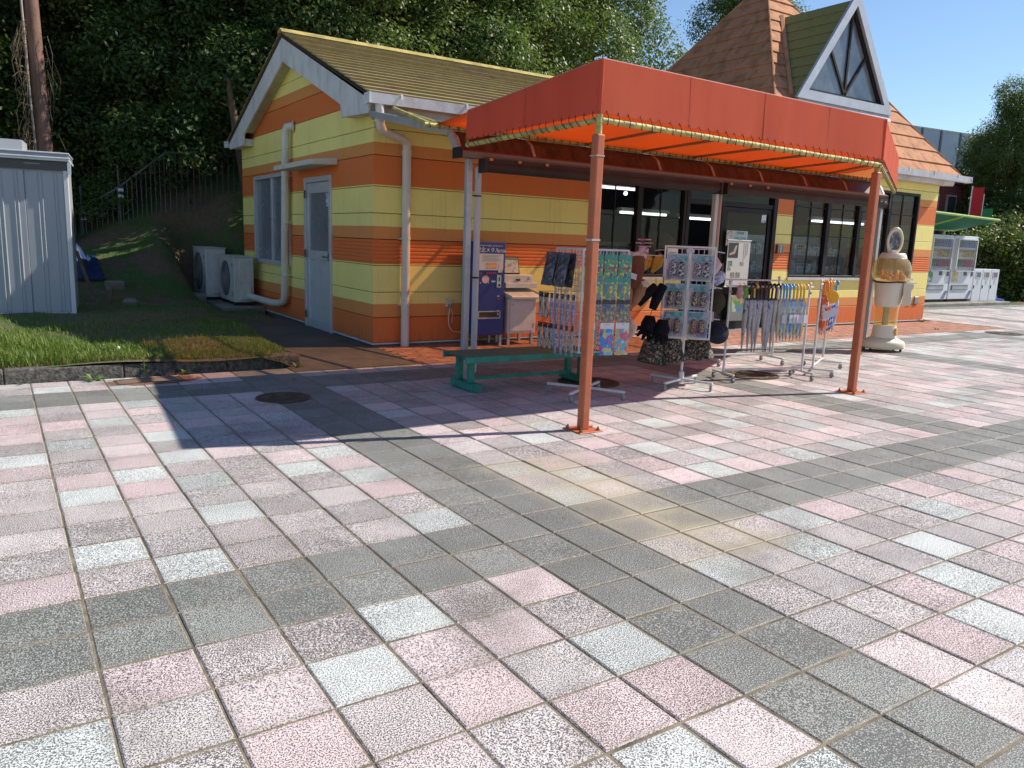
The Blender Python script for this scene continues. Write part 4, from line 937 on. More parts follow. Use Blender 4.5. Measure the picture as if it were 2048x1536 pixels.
def packet(loc, rz, w, h, th, body, header, label, cat="packet", group=None, hh=.035, tilt=0):
    t = thing("toy_packet", label, cat, loc, rz, group)
    p = obj("pouch", pillow(w,h,th), body, t, smooth=True); p.location = (0,0,-hh); p.rotation_euler = (tilt,0,0)
    obj("header_card", MB().box(-w/2,w/2,-.0015,.0015,-hh-.006,.008), header, t)
    obj("hook", MB().tube([(0,-.03,-.004),(0,.05,-.004)],.0025,5), HOOK, t)
    return t
PKG = print_mat("camouflage_print",[(.05,.055,.075),(.10,.10,.12),(.03,.035,.05),(.16,.16,.15),(.07,.08,.11)],34,seed=1)
HCARD = mat("header_dark",(.07,.075,.10),.4); HW = mat("header_white",(.62,.60,.62),.4); HG = mat("header_green",(.05,.25,.20),.4); HK = mat("header_black",(.03,.03,.035),.4)
PBADGE = print_mat("badge_print",[(.30,.28,.24),(.16,.12,.08),(.42,.38,.33),(.10,.09,.10),(.5,.46,.40)],44,seed=2); PSLIM = print_mat("slim_print",[(.36,.34,.42),(.18,.15,.36),(.42,.40,.44),(.14,.18,.38),(.30,.28,.28)],60,seed=3); PSLY = print_mat("slim_print_yellow",[(.40,.38,.28),(.18,.16,.30),(.40,.38,.36),(.34,.30,.14)],60,seed=5)
POS = "of the near rack's left side"
for k, (u, out, l) in enumerate(((-.13,.05,"inner camouflage pouch at the far corner, top row "+POS),(-.13,.12,"outer camouflage pouch at the far corner, top row "+POS),(.10,.05,"inner camouflage pouch at the near corner, top row "+POS),(.10,.12,"outer camouflage pouch at the near corner, top row "+POS))):
    p, a = on_face(R1C,R1A,R1S,-1,u,1.36,out); packet(p,a,.20,.27,.03,PKG,HCARD,l,group="camouflage pouches on the near rack",tilt=R(-6-5*(k%2)))
nm = ["first","second","third","fourth","fifth","sixth","seventh"]
for r_, (z, kinds) in enumerate(((.985,"bbsssss"),(.70,"bbbssyy"))):
    for k, kd in enumerate(kinds):
        u = .21-k*.07; p, a = on_face(R1C,R1A,R1S,-1,-u,z,.17-.018*k)
        w, h = (.085,.20) if kd == 'b' else (.05,.235)
        packet(p,a,w,h,.022,{'b':PBADGE,'s':PSLIM,'y':PSLY}[kd],HK if kd=='b' else HCARD,"%s small packet from the left, %s row %s"%(nm[k],("middle","bottom")[r_],POS),group="small packets on the near rack")
PGRN = [print_mat("jungle_print_%d"%k,c,46,seed=7+k) for k, c in enumerate(([(.03,.26,.20),(.08,.33,.16),(.50,.45,.08),(.35,.08,.10),(.04,.12,.25),(.05,.30,.22)],[(.06,.25,.16),(.55,.50,.10),(.10,.20,.33),(.45,.15,.12),(.08,.3,.25),(.2,.35,.1)],[(.10,.11,.16),(.25,.22,.16),(.45,.42,.10),(.08,.12,.22),(.18,.17,.18)]))]
POS2 = "of the near rack's front face"
for r_, z in enumerate((1.36,1.155,.955)):
    for k in range(3):
        p, a = on_face(R1C,R1A,R1S,0,-.13+k*.155,z,.05); packet(p,a,.145,.165,.026,PGRN[(r_ if r_<2 else 2)],HG if r_<2 else HK,"%s bright toy bag from the left, %s row %s"%(nm[k],("top","second","third")[r_],POS2),group="bright toy bags on the near rack")
PB1 = print_mat("balloon_blue",[(.05,.25,.60),(.10,.14,.40),(.15,.45,.65),(.55,.50,.15),(.45,.08,.25)],30,seed=21); PB2 = print_mat("balloon_kraft",[(.50,.42,.20),(.62,.60,.58),(.10,.40,.60),(.55,.12,.20),(.45,.36,.22)],30,seed=22); PB3 = print_mat("balloon_green",[(.12,.24,.10),(.45,.38,.2),(.1,.3,.28),(.5,.45,.4)],34,seed=23)
for k, (u, pm, l) in enumerate(((-.17,PB3,"green printed bag in the lowest row "+POS2),(.02,PB1,"bright blue printed bag in the lowest row "+POS2),(.19,PB2,"kraft bag with blue print in the lowest row "+POS2))):
    p, a = on_face(R1C,R1A,R1S,0,u,.735,.05); packet(p,a,.15 if k else .12,.25,.028,pm,HW,l,hh=.045)

# ---- rack 2: flat double panel on a pole with blister packs
R2C, R2A = Vector((5.80,3.10,0)), R(-44)
t = thing("panel_rack", "white wire panel rack on casters with six carded toys on its front", "display rack", R2C, R2A)
cross_base(t, .36, R(62)); obj("pole", MB().tube([(0,.02,.16),(0,.02,1.46)],.014,10), WPAINT, t)
g_ = MB(); grid_face(g_, .50, .53, 1.44, 9, 17, 0); obj("wire_panel", g_, WPAINT, t)
f = MB(); f.box(-.262,-.244,-.009,.009,.51,1.47).box(.244,.262,-.009,.009,.51,1.47).box(-.244,.244,-.009,.009,1.45,1.47).box(-.244,.244,-.009,.009,.51,.528).box(-.018,.018,-.012,.012,.528,1.45); obj("panel_frame", f, WPAINT, t, bevel=.003)
obj("name_plate", MB().box(-.04,.04,-.018,-.0125,1.40,1.445), mat("plate_lilac",(.45,.42,.50),.5), t)
for sx in (-1,1):
    for z in (1.42,1.05,.72): obj("side_arm", MB().tube([(sx*.25,.0,z),(sx*.30,.16,z),(sx*.36,.24,z-.01)],.005,6), WPAINT, t)
for z in (1.36,.98): obj("rear_arm", MB().tube([(-.24,.02,z),(-.62,.10,z)],.005,6), WPAINT, t)
def blister(loc, rz, label, toy, seed):
    t = thing("carded_toy", label, "carded toy", loc, rz, "carded toys on the panel rack")
    obj("card", MB().box(-.105,.105,-.002,.002,-.265,.0), print_mat("toy_card_%d"%seed,[(.30,.40,.42),(.42,.36,.46),(.36,.46,.44),(.25,.28,.40),(.50,.46,.50)],20,seed=30+seed), t)
    obj("header_strip", MB().box(-.10,.10,-.004,-.0021,-.07,-.01), print_mat("toy_head_%d"%seed,[(.06,.22,.24),(.16,.34,.36),(.34,.36,.46),(.10,.26,.30)],24,seed=50+seed), t)
    for sx in (-1,1): obj("toy", MB().lathe([(.012,-.235),(.034,-.225),(.036,-.16),(.028,-.12),(.034,-.10),(.01,-.075)],(sx*.04,-.018,0),10,1,.6), toy, t, smooth=True)
    obj("plastic_bubble", MB().box(-.09,.095,-.045,-.005,-.25,-.078), glass_mat("bubble_plastic_%d"%seed,(.93,.93,.95),.8,.12), t, bevel=.02, seg=2)
    obj("side_leaf", MB().box(-.12,-.106,-.006,.004,-.26,-.05), HW, t)
TZ = [print_mat("toy_zebra",[(.02,.02,.025),(.6,.6,.62),(.03,.03,.04),(.55,.5,.55)],90,seed=61), print_mat("toy_tiger",[(.04,.03,.03),(.45,.36,.10),(.10,.05,.16),(.5,.45,.3)],80,seed=62), print_mat("toy_giraffe",[(.10,.05,.14),(.42,.22,.07),(.08,.06,.12),(.45,.3,.14)],80,seed=63)]
rows = ("top","middle","bottom")
for r_, z in enumerate((1.385,1.085,.80)):
    for k, u in enumerate((-.125,.125)):
        p, a = on_face(R2C,R2A,0,0,u,z,.02); blister(p,a,"%s carded toy in the %s row of the white panel rack"%(("left","right")[k],rows[r_]),TZ[r_],r_*2+k)
# ---- soft goods hanging round the panel rack
D2 = depth(5.8,3.1,.9)
def soft(path, rad, m, name, parent, n=10): return obj(name, MB().tube(path,rad,n), m, parent, smooth=True)
def felt(name, col, rough=.95): return mat(name, col, rough, .25, 30, .5, 90, spec=.1)
BRN = felt("brown_plush",(.16,.06,.035)); CRM = felt("cream_plush",(.62,.50,.42)); TAN = felt("tan_plush",(.30,.15,.085)); BLK = felt("black_plush",(.012,.012,.015)); YLP = felt("yellow_plush",(.62,.36,.06)); OLV = felt("olive_felt",(.055,.05,.03)); PNK = felt("pink_plush",(.55,.33,.36)); LTN = felt("light_tan",(.50,.33,.22))
d1 = D2-.30
t = thing("plush_mitt", "dark brown plush mitt with a scalloped cream cuff and white tag", "mitt", at(1268,520,d1))
o0 = t.location.copy(); L = lambda u, v, d=0: tuple(at(u,v,d1+d)-o0)
soft([L(1268,515),L(1269,540),L(1266,560),L(1258,580)],[.105,.10,.085,.05],BRN,"mitt_body",t,14)
cu = MB(); 
for k in range(7): cu.lathe([(.004,-.03),(.026,-.02),(.034,0),(.026,.02),(.004,.03)],L(1250+k*6,508+2*abs(k-3)*.5+(2 if k%2 else 0),-.07+.02*abs(k-3)),8)
obj("cream_cuff", cu, CRM, t, smooth=True); obj("tag", MB().prism([L(1247,540,-.13),L(1274,549,-.13),L(1272,560,-.13),L(1245,551,-.13)],(0.003,.002,0)), HW, t)
t = thing("plush_mitt", "pair of tan plush paws with pointed tips hanging under the dark brown mitt", "mitt", at(1262,590,d1)); o0 = t.location.copy()
soft([L(1255,565),L(1252,590),L(1256,612),L(1262,622)],[.055,.075,.05,.012],TAN,"paw",t,12); soft([L(1287,560),L(1278,585),L(1268,604),L(1260,618)],[.05,.062,.045,.012],TAN,"paw",t,12); soft([L(1258,560,-.02),L(1258,570,-.02)],[.03,.034],CRM,"pompom",t,10); soft([L(1289,562,-.03),L(1292,573,-.03)],[.045,.04],CRM,"pompom",t,10)
t = thing("plush_tote", "flat tan cloth strap bag hanging low beside the kraft paper bag", "bag", at(1258,640,d1)); o0 = t.location.copy()
soft([L(1256,612),L(1256,630),L(1258,655),L(1255,672),L(1248,690)],[.012,.03,.055,.05,.02],LTN,"bag_body",t,10); soft([L(1262,640),L(1268,655),L(1264,670)],[.02,.035,.02],CRM,"flap",t,10)
PKF = print_mat("pink_flower_print",[(.55,.30,.36),(.62,.55,.60),(.35,.10,.16),(.60,.45,.50)],40,seed=70)
d1 = D2+.35
t = thing("flower_fan", "pink flower-shaped cut-out standing above the yellow mitts", "ornament", at(1290,500,d1)); o0 = t.location.copy()
fl = MB()
for k in range(6): fl.lathe([(.004,-.008),(.045,-.006),(.05,0),(.045,.006),(.004,.008)],L(1289+9*math.cos(k*1.047),486+8*math.sin(k*1.047)),10)
obj("petals", fl, PKF, t); soft([L(1288,495),L(1284,515),L(1280,540)],[.05,.07,.03],PKF,"stem_cover",t,8)
for k, (u,l) in enumerate(((1292,"left one of two yellow spotted plush mitts behind the panel rack"),(1314,"right one of two yellow spotted plush mitts behind the panel rack"))):
    t = thing("plush_mitt", l, "mitt", at(u,525,d1), 0, "yellow mitts"); o0 = t.location.copy()
    soft([L(u+6,514),L(u,528),L(u-10,545)],[.05,.06,.015],YLP,"mitt_body",t,12); soft([L(u+10,512),L(u+2,514)],[.03,.02],mat("orange_fringe",(.55,.2,.04),.9),"fringe",t,8)
d1 = D2-.05
for k, (a_, b_, l) in enumerate((((1312,572),(1276,608),"left one of two black foot-shaped slippers left of the panel rack"),((1327,570),(1305,618),"right one of two black foot-shaped slippers left of the panel rack"))):
    t = thing("black_slipper", l, "slipper", at(a_[0],a_[1],d1), 0, "black slippers"); o0 = t.location.copy()
    c_ = ((a_[0]+b_[0])/2-2,(a_[1]+b_[1])/2); soft([L(*a_),L(*c_),L(*b_)],[.045,.055,.04],BLK,"slipper_body",t,12); obj("hang_cord", MB().tube([L(a_[0],a_[1]-16),L(*a_)],.003,5), BLK, t)
GLV = [(0,0),(-8,14),(-20,26),(-14,30),(-28,34),(-18,40),(-30,46),(-14,50),(-20,58),(-4,54),(2,62),(12,50),(24,34),(22,14),(12,0)]
for k, (u,v,l) in enumerate(((1300,632,"left one of two black gloves hanging below the slippers"),(1326,640,"right one of two black gloves hanging below the slippers"))):
    t = thing("black_glove", l, "glove", at(u,v,d1-.03*k), 0, "black gloves"); o0 = t.location.copy(); dd = -.03*k
    soft([L(u,v,dd),L(u-2,v+16,dd),L(u-6,v+30,dd)],[.05,.085,.075],BLK,"palm",t,12)
    for q, (du,dv) in enumerate(((-30,28),(-26,40),(-16,48),(-4,50),(8,42))): soft([L(u-8+q*3,v+24,dd),L(u+du*.8,v+dv*.85,dd),L(u+du,v+dv,dd)],[.03,.022,.012],BLK,"finger",t,8)
    obj("hang_cord", MB().tube([L(u+8,v-20,dd),L(u,v,dd)],.003,5), BLK, t)
PSH = print_mat("shorts_print",[(.02,.022,.022),(.05,.055,.045),(.30,.28,.20),(.03,.05,.035),(.14,.13,.10),(.25,.10,.06),(.025,.03,.03)],58,seed=77,rough=.9)
def shorts(u, v, w, h, d, label):
    t = thing("patterned_shorts", label, "shorts", at(u,v,d), 0); o0 = t.location.copy()
    Q = lambda a,b,e=0: tuple(at(u+a,v+b,d+e)-o0)
    for sg in (-1,1): soft([Q(0+sg*w*.22,0),Q(sg*w*.26,h*.4),Q(sg*w*.34,h)],[w*.0014,w*.0017,w*.0019],PSH,"leg",t,10)
    soft([Q(-w*.32,0),Q(w*.32,0)],[.045,.045],PSH,"waist",t,10)
shorts(1325,680,75,46,D2+.20,"dark shorts with a camouflage pattern hanging at the left of the rack pole")
shorts(1392,682,52,36,D2+.30,"dark patterned shorts hanging at the right of the rack pole")
# hats on the right
d1 = D2+.10
def hat(u, v, rr, m, label, tilt=0, cat="hat", band=None):
    t = thing("hat", label, cat, at(u,v,d1), 0, "hats on the panel rack"); t.rotation_euler = (R(70),R(tilt),R(-30))
    obj("crown", MB().lathe([(rr*1.0,0),(rr*.78,rr*.05),(rr*.70,rr*.6),(rr*.5,rr*.85),(.004,rr*.92)],n=20), m, t, smooth=True)
    obj("brim", MB().lathe([(rr*.7,.01),(rr*1.45,-.03),(rr*1.5,-.022),(rr*.74,.02)],n=20,cap=False), m, t, smooth=True); return t
hat(1431,600,.085,OLV,"olive felt hat hanging on the right of the panel rack",20)
hat(1435,664,.085,mat("navy_cloth",(.012,.016,.03),.95,.2,20,.4,80),"dark navy cap with a small blue badge at the lower right of the panel rack",-10)
PKH = print_mat("pink_hat",[(.55,.38,.40),(.62,.55,.55),(.58,.42,.44)],20,seed=81); BLH = print_mat("blue_floral",[(.45,.48,.60),(.18,.26,.50),(.55,.55,.62),(.30,.36,.58)],48,seed=82)
t = thing("bonnet", "pink and white cloth bonnet with turquoise corner, upper right of the panel rack", "hat", at(1428,530,d1)); o0 = t.location.copy()
soft([L(1424,512),L(1428,530),L(1424,550)],[.045,.085,.05],PKH,"bonnet_body",t,14); obj("turquoise_corner", MB().prism([L(1412,562,-.06),L(1420,543,-.06),L(1425,552,-.06),L(1415,567,-.06)],(.01,.01,0)), mat("turquoise",(.02,.30,.42),.8), t)
t = thing("bonnet", "pale blue floral cloth hat below the pink bonnet", "hat", at(1438,556,d1+.05)); o0 = t.location.copy()
soft([L(1446,546),L(1438,556),L(1426,566)],[.04,.065,.045],BLH,"bonnet_body",t,14)

# ---- umbrella racks
def garment_rack(p0, p1, H, label, foot, cyl=.013):
    p0, p1 = Vector((*p0,0)), Vector((*p1,0)); d = (p1-p0); Ln = d.length; a = math.atan2(d.y,d.x); c = (p0+p1)/2
    t = thing("garment_rack", label, "garment rack", c, a)
    for sx in (-1,1):
        x = sx*Ln/2
        obj("upright", MB().tube([(x,0,.095),(x,0,H)],cyl,10), WPAINT, t, smooth=True)
        obj("foot", MB().bar((x,-foot,.083),(x,foot,.083),.024,.022), WPAINT, t, bevel=.004)
        for sy in (-1,1): caster(t, x, sy*(foot-.02))
        obj("end_cap", MB().lathe([(.018,0),(.018,.02),(.01,.03)],(x,0,H),10), WPAINT, t)
        obj("clamp_knob", MB().lathe([(.014,0),(.014,.012)],n=8).xf(Matrix.Translation((x,-.012,H-.09))@Matrix.Rotation(R(90),4,'X')), CAST, t)
    obj("hanging_bar", MB().tube([(-Ln/2-.05,0,H-.025),(Ln/2+.05,0,H-.025)],.010,8), WPAINT, t, smooth=True)
    obj("lower_bar", MB().tube([(-Ln/2,0,.12),(Ln/2,0,.12)],.012,8), WPAINT, t, smooth=True)
    return c, a, Ln
def umb_mats(k, hc, cc):
    return mat("umbrella_handle_"+k,hc,.3,.05,9), cc
def umbrella(loc, rz, L, hm, cm, tipm, label, group, tagm=None, wid=.026, collar=None, lean=0):
    t = thing("umbrella", label, "umbrella", loc, rz, group); t.rotation_euler = (0,lean,rz)
    h = [(0,-.045,-.02),(0,-.045,.004),(0,-.035,.022),(0,-.018,.03),(0,.0,.022),(0,.008,.0),(0,.008,-.13)]
    obj("handle", MB().tube(h,.012,8), hm, t, smooth=True)
    prof = [(.006,-.13),(.020,-.15),(wid,-.20),(wid*.9,-L*.5),(wid*.55,-L*.82),(.007,-L+.03)]
    mb = MB(); n = 16; bse = len(mb.v)
    for r_, z in prof:
        for k in range(n):
            q = 2*math.pi*k/n; rr = r_*(1+.22*math.cos(q*4+z*9)); mb.v.append((rr*math.cos(q), .008+rr*math.sin(q), z))
    for i in range(len(prof)-1):
        for k in range(n): mb.f.append((bse+i*n+k,bse+(i+1)*n+k,bse+(i+1)*n+(k+1)%n,bse+i*n+(k+1)%n)); mb.mi.append(0)
    obj("folded_canopy", mb, cm, t, smooth=True)
    if collar: obj("collar", MB().lathe([(.02,-.155),(.024,-.145),(.02,-.13)],(0,.008,0),10), collar, t)
    obj("strap", MB().lathe([(wid*.96+.003,-L*.46),(wid*.96+.003,-L*.43)],(0,.008,0),12), cm, t)
    obj("tip", MB().tube([(0,.008,-L+.035),(0,.008,-L)],[.006,.004],8), tipm, t)
    if tagm: obj("price_tag", MB().box(-.030,.030,-wid-.012,-wid-.009,-L*.66,-L*.50), tagm, t)
ORD = ["first","second","third","fourth","fifth","sixth","seventh","eighth","ninth"]
CLR = mat("clear_grey_vinyl", (.36,.355,.37), .28, .15, 20, spec=.7); CLR2 = print_mat("printed_vinyl",[(.36,.35,.37),(.38,.37,.40),(.12,.10,.30),(.40,.39,.40)],24,seed=90)
BRNH = mat("dark_brown_handle",(.035,.015,.012),.25,.05,9); BLUH = mat("blue_handle",(.07,.33,.62),.3,.05,9); YELH = mat("yellow_handle",(.72,.52,.05),.3,.05,9); ORGH = mat("orange_handle",(.75,.30,.05),.3,.05,9); AMBH = mat("amber_handle",(.70,.42,.04),.3,.05,9)
PKID = [print_mat("kid_yellow",[(.45,.46,.40),(.52,.50,.16),(.40,.42,.44),(.48,.47,.30)],30,seed=91),print_mat("kid_blue",[(.18,.34,.58),(.45,.50,.58),(.24,.40,.62),(.55,.55,.50)],30,seed=92),print_mat("kid_orange",[(.65,.14,.03),(.60,.12,.03),(.60,.57,.60)],30,seed=93),print_mat("kid_navy",[(.02,.05,.30),(.55,.55,.62),(.04,.10,.42)],30,seed=94)]
TAGW = mat("tag_white",(.58,.57,.62),.6,.05,12)
c, a, Ln = garment_rack((6.58,3.22),(7.60,2.95),1.08,"long white rack of umbrellas nearest the panel rack",.21)
ux = Vector((math.cos(a),math.sin(a),0)); g1 = "clear umbrellas on the long white rack"
for k in range(9):
    s_ = -.30+k*.048+trnd.uniform(-.006,.006); p = c+ux*s_; p.z = 1.055
    umbrella(p, a+R(trnd.uniform(-15,15)), .74, BRNH if k != 2 else AMBH, CLR if k % 3 else CLR2, HK, "%s clear grey umbrella from the left on the long white rack"%ORD[k] if k != 2 else "clear grey umbrella with an amber handle on the long white rack", g1, collar=HK, lean=R(trnd.uniform(-3,3)))
for k in range(4):
    p = c+ux*(.145+k*.042); p.z = 1.055; umbrella(p, a+R(trnd.uniform(-12,12)), .62, BLUH, PKID[k%2], BLUH, "%s umbrella from the left among those with sky-blue handles on the long rack"%ORD[k], "blue-handled umbrellas", TAGW if k % 2 else None, .036)
for k in range(4):
    p = c+ux*(.325+k*.046); p.z = 1.055; umbrella(p, a+R(trnd.uniform(-12,12)), .62, YELH, PKID[(k+1)%2], YELH, "%s umbrella from the left among those with lemon-yellow handles on the long rack"%ORD[k], "yellow-handled umbrellas", TAGW, .036)
for k, q in enumerate((-.42,-.36)):
    p = c+ux*q; p.z = 1.06
    t = thing("plush_key_charm", ("pink and white soft charm at the left end of the long umbrella rack","green frog-coloured soft charm at the left end of the long umbrella rack")[k], "charm", p, a)
    mm = (PNK, felt("green_plush",(.14,.32,.06)))[k]; obj("charm_body", MB().lathe([(.004,-.15),(.03,-.13),(.042,-.08),(.03,-.04),(.034,-.02),(.004,.01)],(0,-.03,0),10), mm, t, smooth=True); obj("loop", MB().tube([(0,-.03,.01),(0,-.01,.03),(0,.01,.02)],.003,5), mm, t)
c, a, Ln = garment_rack((7.90,3.02),(8.62,3.40),1.11,"short white umbrella rack between the long rack and the far orange post",.24)
ux = Vector((math.cos(a),math.sin(a),0))
for k in range(4):
    p = c+ux*(-.30+k*.07)+Vector((-ux.y,ux.x,0))*(-.05+.03*(k%3)); p.z = 1.085; umbrella(p, a-R(60)+R(trnd.uniform(-12,12)), .62, ORGH, PKID[2], ORGH, "%s umbrella from the left among those with orange handles on the short rack"%ORD[k], "orange-handled umbrellas", TAGW, .045)
for k in range(4):
    p = c+ux*(-.04+k*.06)+Vector((-ux.y,ux.x,0))*(-.07+.04*(k%3)); p.z = 1.085; umbrella(p, a-R(60)+R(trnd.uniform(-12,12)), .60, AMBH, PKID[3], AMBH, "%s umbrella from the left among those with amber handles on the short rack"%ORD[k], "amber-handled umbrellas", TAGW, .045)
for k in range(3):
    p = c+ux*(.20+k*.06)+Vector((-ux.y,ux.x,0))*(-.10+.03*(k%3)); p.z = 1.085; umbrella(p, a-R(60)+R(trnd.uniform(-12,12)), .60, BLUH, PKID[1], BLUH, "%s umbrella from the left among those with blue handles on the short rack"%ORD[k], "blue-handled umbrellas on the short rack", TAGW, .045)
pf = at(1664,594,depth(8.1,3.05,.9)); t = thing("round_fan", "round golden-yellow fan disc hanging on the short umbrella rack", "fan", pf, R(-42))
obj("disc", MB().lathe([(.004,-.008),(.075,-.006),(.082,0),(.075,.006),(.004,.008)],n=26).xf(Matrix.Rotation(R(90),4,'X')), mat("golden_disc",(.75,.42,.02),.7,.12,40,.3,90), t); obj("cord", MB().tube([(0,0,.08),(.0,.02,.16)],.003,5), YELH, t)
garment_rack((7.35,4.15),(8.28,3.92),1.10,"white garment rack standing behind the long umbrella rack",.24)

# ---- posters on the glass door
s_ = thing("opening_hours_sign", "pale green opening-hours sign fixed to the glass door", "sign", (10.79,6.88,1.64), 0)
obj("board", MB().box(-.27,.27,-.004,.004,-.13,.13), mat("sign_mint",(.46,.58,.54),.5,.04,6), s_); obj("picture", MB().box(-.262,-.12,-.006,-.0041,-.122,.122), print_mat("sign_picture",[(.6,.58,.55),(.62,.6,.58),(.45,.25,.22),(.66,.64,.62)],40,seed=101), s_)
lettering("9:00-16:30", .085, mat("sign_teal",(.05,.30,.33),.5), s_, (.075,-.006,-.01), (R(90),0,0), .82); lettering("営業時間", .05, mat("sign_teal",(.05,.30,.33)), s_, (.075,-.006,.088), (R(90),0,0))
s_ = thing("notice_poster", "tall white picture poster hanging on the glass door", "poster", (10.86,6.87,1.20), 0)
obj("sheet", MB().box(-.29,.29,-.003,.003,-.40,.40), mat("poster_paper",(.55,.55,.52),.6,.04,6), s_)
obj("rail", MB().tube([(-.31,0,.405),(.31,0,.405)],.012,8).tube([(-.31,0,-.405),(.31,0,-.405)],.012,8), WTXT, s_)
ph = obj("main_photo", MB().box(-.27,-.02,-.006,-.0031,.10,.36), mat("photo_black",(.03,.028,.03),.4), s_); obj("shoe_shape", MB().prism([(-.24,-.0062,.14),(-.10,-.0062,.17),(-.05,-.0062,.32),(-.10,-.0062,.31),(-.15,-.0062,.21),(-.24,-.0062,.17)],(0,-.001,0)), mat("photo_pink",(.45,.33,.30),.5), ph)
for k, (x,z,w,h) in enumerate(((-.20,-.0,.10,.09),(-.22,-.09,.07,.06),(-.12,-.20,.10,.09),(.02,-.20,.11,.09),(-.14,-.31,.09,.08),(.1,.0,.09,.06))): obj("small_photo", MB().box(x-w/2,x+w/2,-.006,-.0031,z-h/2,z+h/2), print_mat("photo_%d"%k,[(.10,.08,.08),(.30,.28,.24),(.16,.20,.12),(.4,.35,.33)],60,seed=110+k), s_)
for k in range(3): obj("text_column", MB().box(.12+k*.045,.135+k*.045,-.005,-.0031,.05+.05*k,.36), mat("print_grey",(.28,.26,.30)), s_)
s_ = thing("door_poster", "colourful poster low on the glass door behind the umbrellas", "poster", (11.02,6.88,.40), 0)
obj("sheet", MB().box(-.26,.26,-.003,.003,-.22,.24), print_mat("low_poster",[(.10,.30,.08),(.10,.22,.42),(.52,.50,.48),(.48,.28,.14),(.16,.36,.14)],12,seed=120), s_); obj("grey_band", MB().box(-.26,.26,-.005,-.0031,-.22,-.06), mat("poster_grey",(.20,.22,.22),.4), s_)
s_ = thing("window_notice", "small white notice card behind the window above the panel rack", "notice", (9.28,6.90,1.33), 0)
obj("card", MB().box(-.12,.12,-.003,.003,-.10,.10), HW, s_); obj("text_line", MB().box(-.08,.08,-.0045,-.0031,.02,.04).box(-.08,.06,-.0045,-.0031,-.04,-.02), mat("print_grey",(.28,.26,.30)), s_)
t = thing("display_hat", "olive round hat on a stand inside the window beside the doorway", "hat", (9.55,7.55,1.05), 0)
obj("crown", MB().lathe([(.30,.36),(.31,.45),(.26,.56),(.14,.64),(.004,.66)],n=20), felt("olive_display",(.10,.09,.05)), t, smooth=True); obj("stand", MB().tube([(0,0,-1.04),(0,0,.5)],.02,8), FRAME, t)

# ---- capsule machine
CPM = mat("capsule_cream", (.72,.65,.47), .4, .04, 3); CPS = mat("capsule_side_cream", (.74,.68,.54), .4, .04, 3)
def amber():
    m, nt, out = new_mat("amber_plastic"); N = NT(nt); fr = schlick(N, .03)
    t_ = N.n("BsdfTransparent", {"Color": (.985,.89,.60)}); d_ = N.n("BsdfDiffuse", {"Color": (.92,.76,.40)}); gl = N.n("BsdfGlossy", {"Roughness": .08}); 
    a_ = N.n("MixShader", {0: .22, 1: t_, 2: d_}); x = N.n("MixShader", {0: fr, 1: a_, 2: gl}); nt.links.new(x.outputs[0], out.inputs[0]); return m
AMB = amber()
c = CAPM = thing("capsule_machine", "cream capsule toy machine with an amber globe and ring top", "capsule machine", (11.10,4.12,0), R(-30))
obj("base", MB().lathe([(.50,.05),(.53,.07),(.53,.125),(.50,.155),(.36,.20),(.30,.215)],n=36,sy=.72), CPM, c, smooth=True)
for x,y in ((-.38,-.16),(.38,-.16),(-.38,.16),(.38,.16)): obj("caster", MB().tube([(x-.02,y,.027),(x+.02,y,.027)],.026,10).box(x-.015,x+.015,y-.015,y+.015,.03,.06), RUB, c)
obj("lower_body", MB().lathe([(.30,.21),(.285,.26),(.265,.40)],n=32,sy=.95), CPS, c, smooth=True); obj("knob", MB().lathe([(.06,0),(.06,.03),(.045,.045)],n=16).xf(Matrix.Translation((.16,-.22,.31))@Matrix.Rotation(R(35),4,'Z')@Matrix.Rotation(R(90),4,'X')), mat("knob_amber",(.70,.40,.08),.35), c)
obj("clear_column", MB().lathe([(.262,.40),(.268,.68)],n=32,cap=False), AMB, c, smooth=True); obj("inner_tube", MB().lathe([(.08,.38),(.08,.70)],n=16), mat("inner_grey",(.35,.33,.28),.5), c)
obj("middle_body", MB().lathe([(.27,.68),(.30,.74),(.345,1.03),(.335,1.05)],n=32), CPS, c, smooth=True)
pn = obj("dispenser_panel", MB().prism([(.26,-.20,.70),(.40,-.27,.72),(.43,-.28,.80),(.41,-.27,.93),(.46,-.29,1.0),(.45,-.28,1.04),(.25,-.18,1.04)],(-.10,-.17,0)), CPS, c, bevel=.012, seg=2)
obj("panel_cap", MB().box(-.11,.11,-.06,.06,0,.015).xf(Matrix.Translation((.36,-.32,1.045))@Matrix.Rotation(R(-30),4,'Z')), WTXT, pn)
obj("globe", MB().lathe([(.335,1.052),(.405,1.11),(.445,1.19),(.44,1.27),(.395,1.35),(.31,1.405)],n=36,cap=False), AMB, c, smooth=True)
CAPO = mat("orange_capsule",(.62,.22,.04),.3,.1,9); CAPC = mat("clear_capsule",(.60,.42,.22),.3)
r_ = random.Random(5)
for k in range(26):
    q = r_.uniform(0,6.28); rr = .30*math.sqrt(r_.random()); z = 1.11+.055*(k%3>1)+r_.uniform(0,.02)
    cpo = obj("capsule", MB().lathe([(.004,-.045),(.032,-.03),(.045,0)],(rr*math.cos(q),rr*math.sin(q),z),10), CAPO, c, smooth=True); obj("capsule_lid", MB().lathe([(.045,0),(.032,.03),(.004,.045)],(rr*math.cos(q),rr*math.sin(q),z),10), CAPO if k%2 else CAPC, cpo, smooth=True)
obj("globe_floor", MB().lathe([(.33,1.050),(.33,1.058)],n=32), CPS, c)
obj("top_cap", MB().lathe([(.315,1.40),(.30,1.44),(.265,1.475),(.255,1.48)],n=32), CPS, c, smooth=True)
rp = [(.165*math.cos(x),0,1.655+.175*math.sin(x)) for x in [R(-90+k*15) for k in range(25)]]
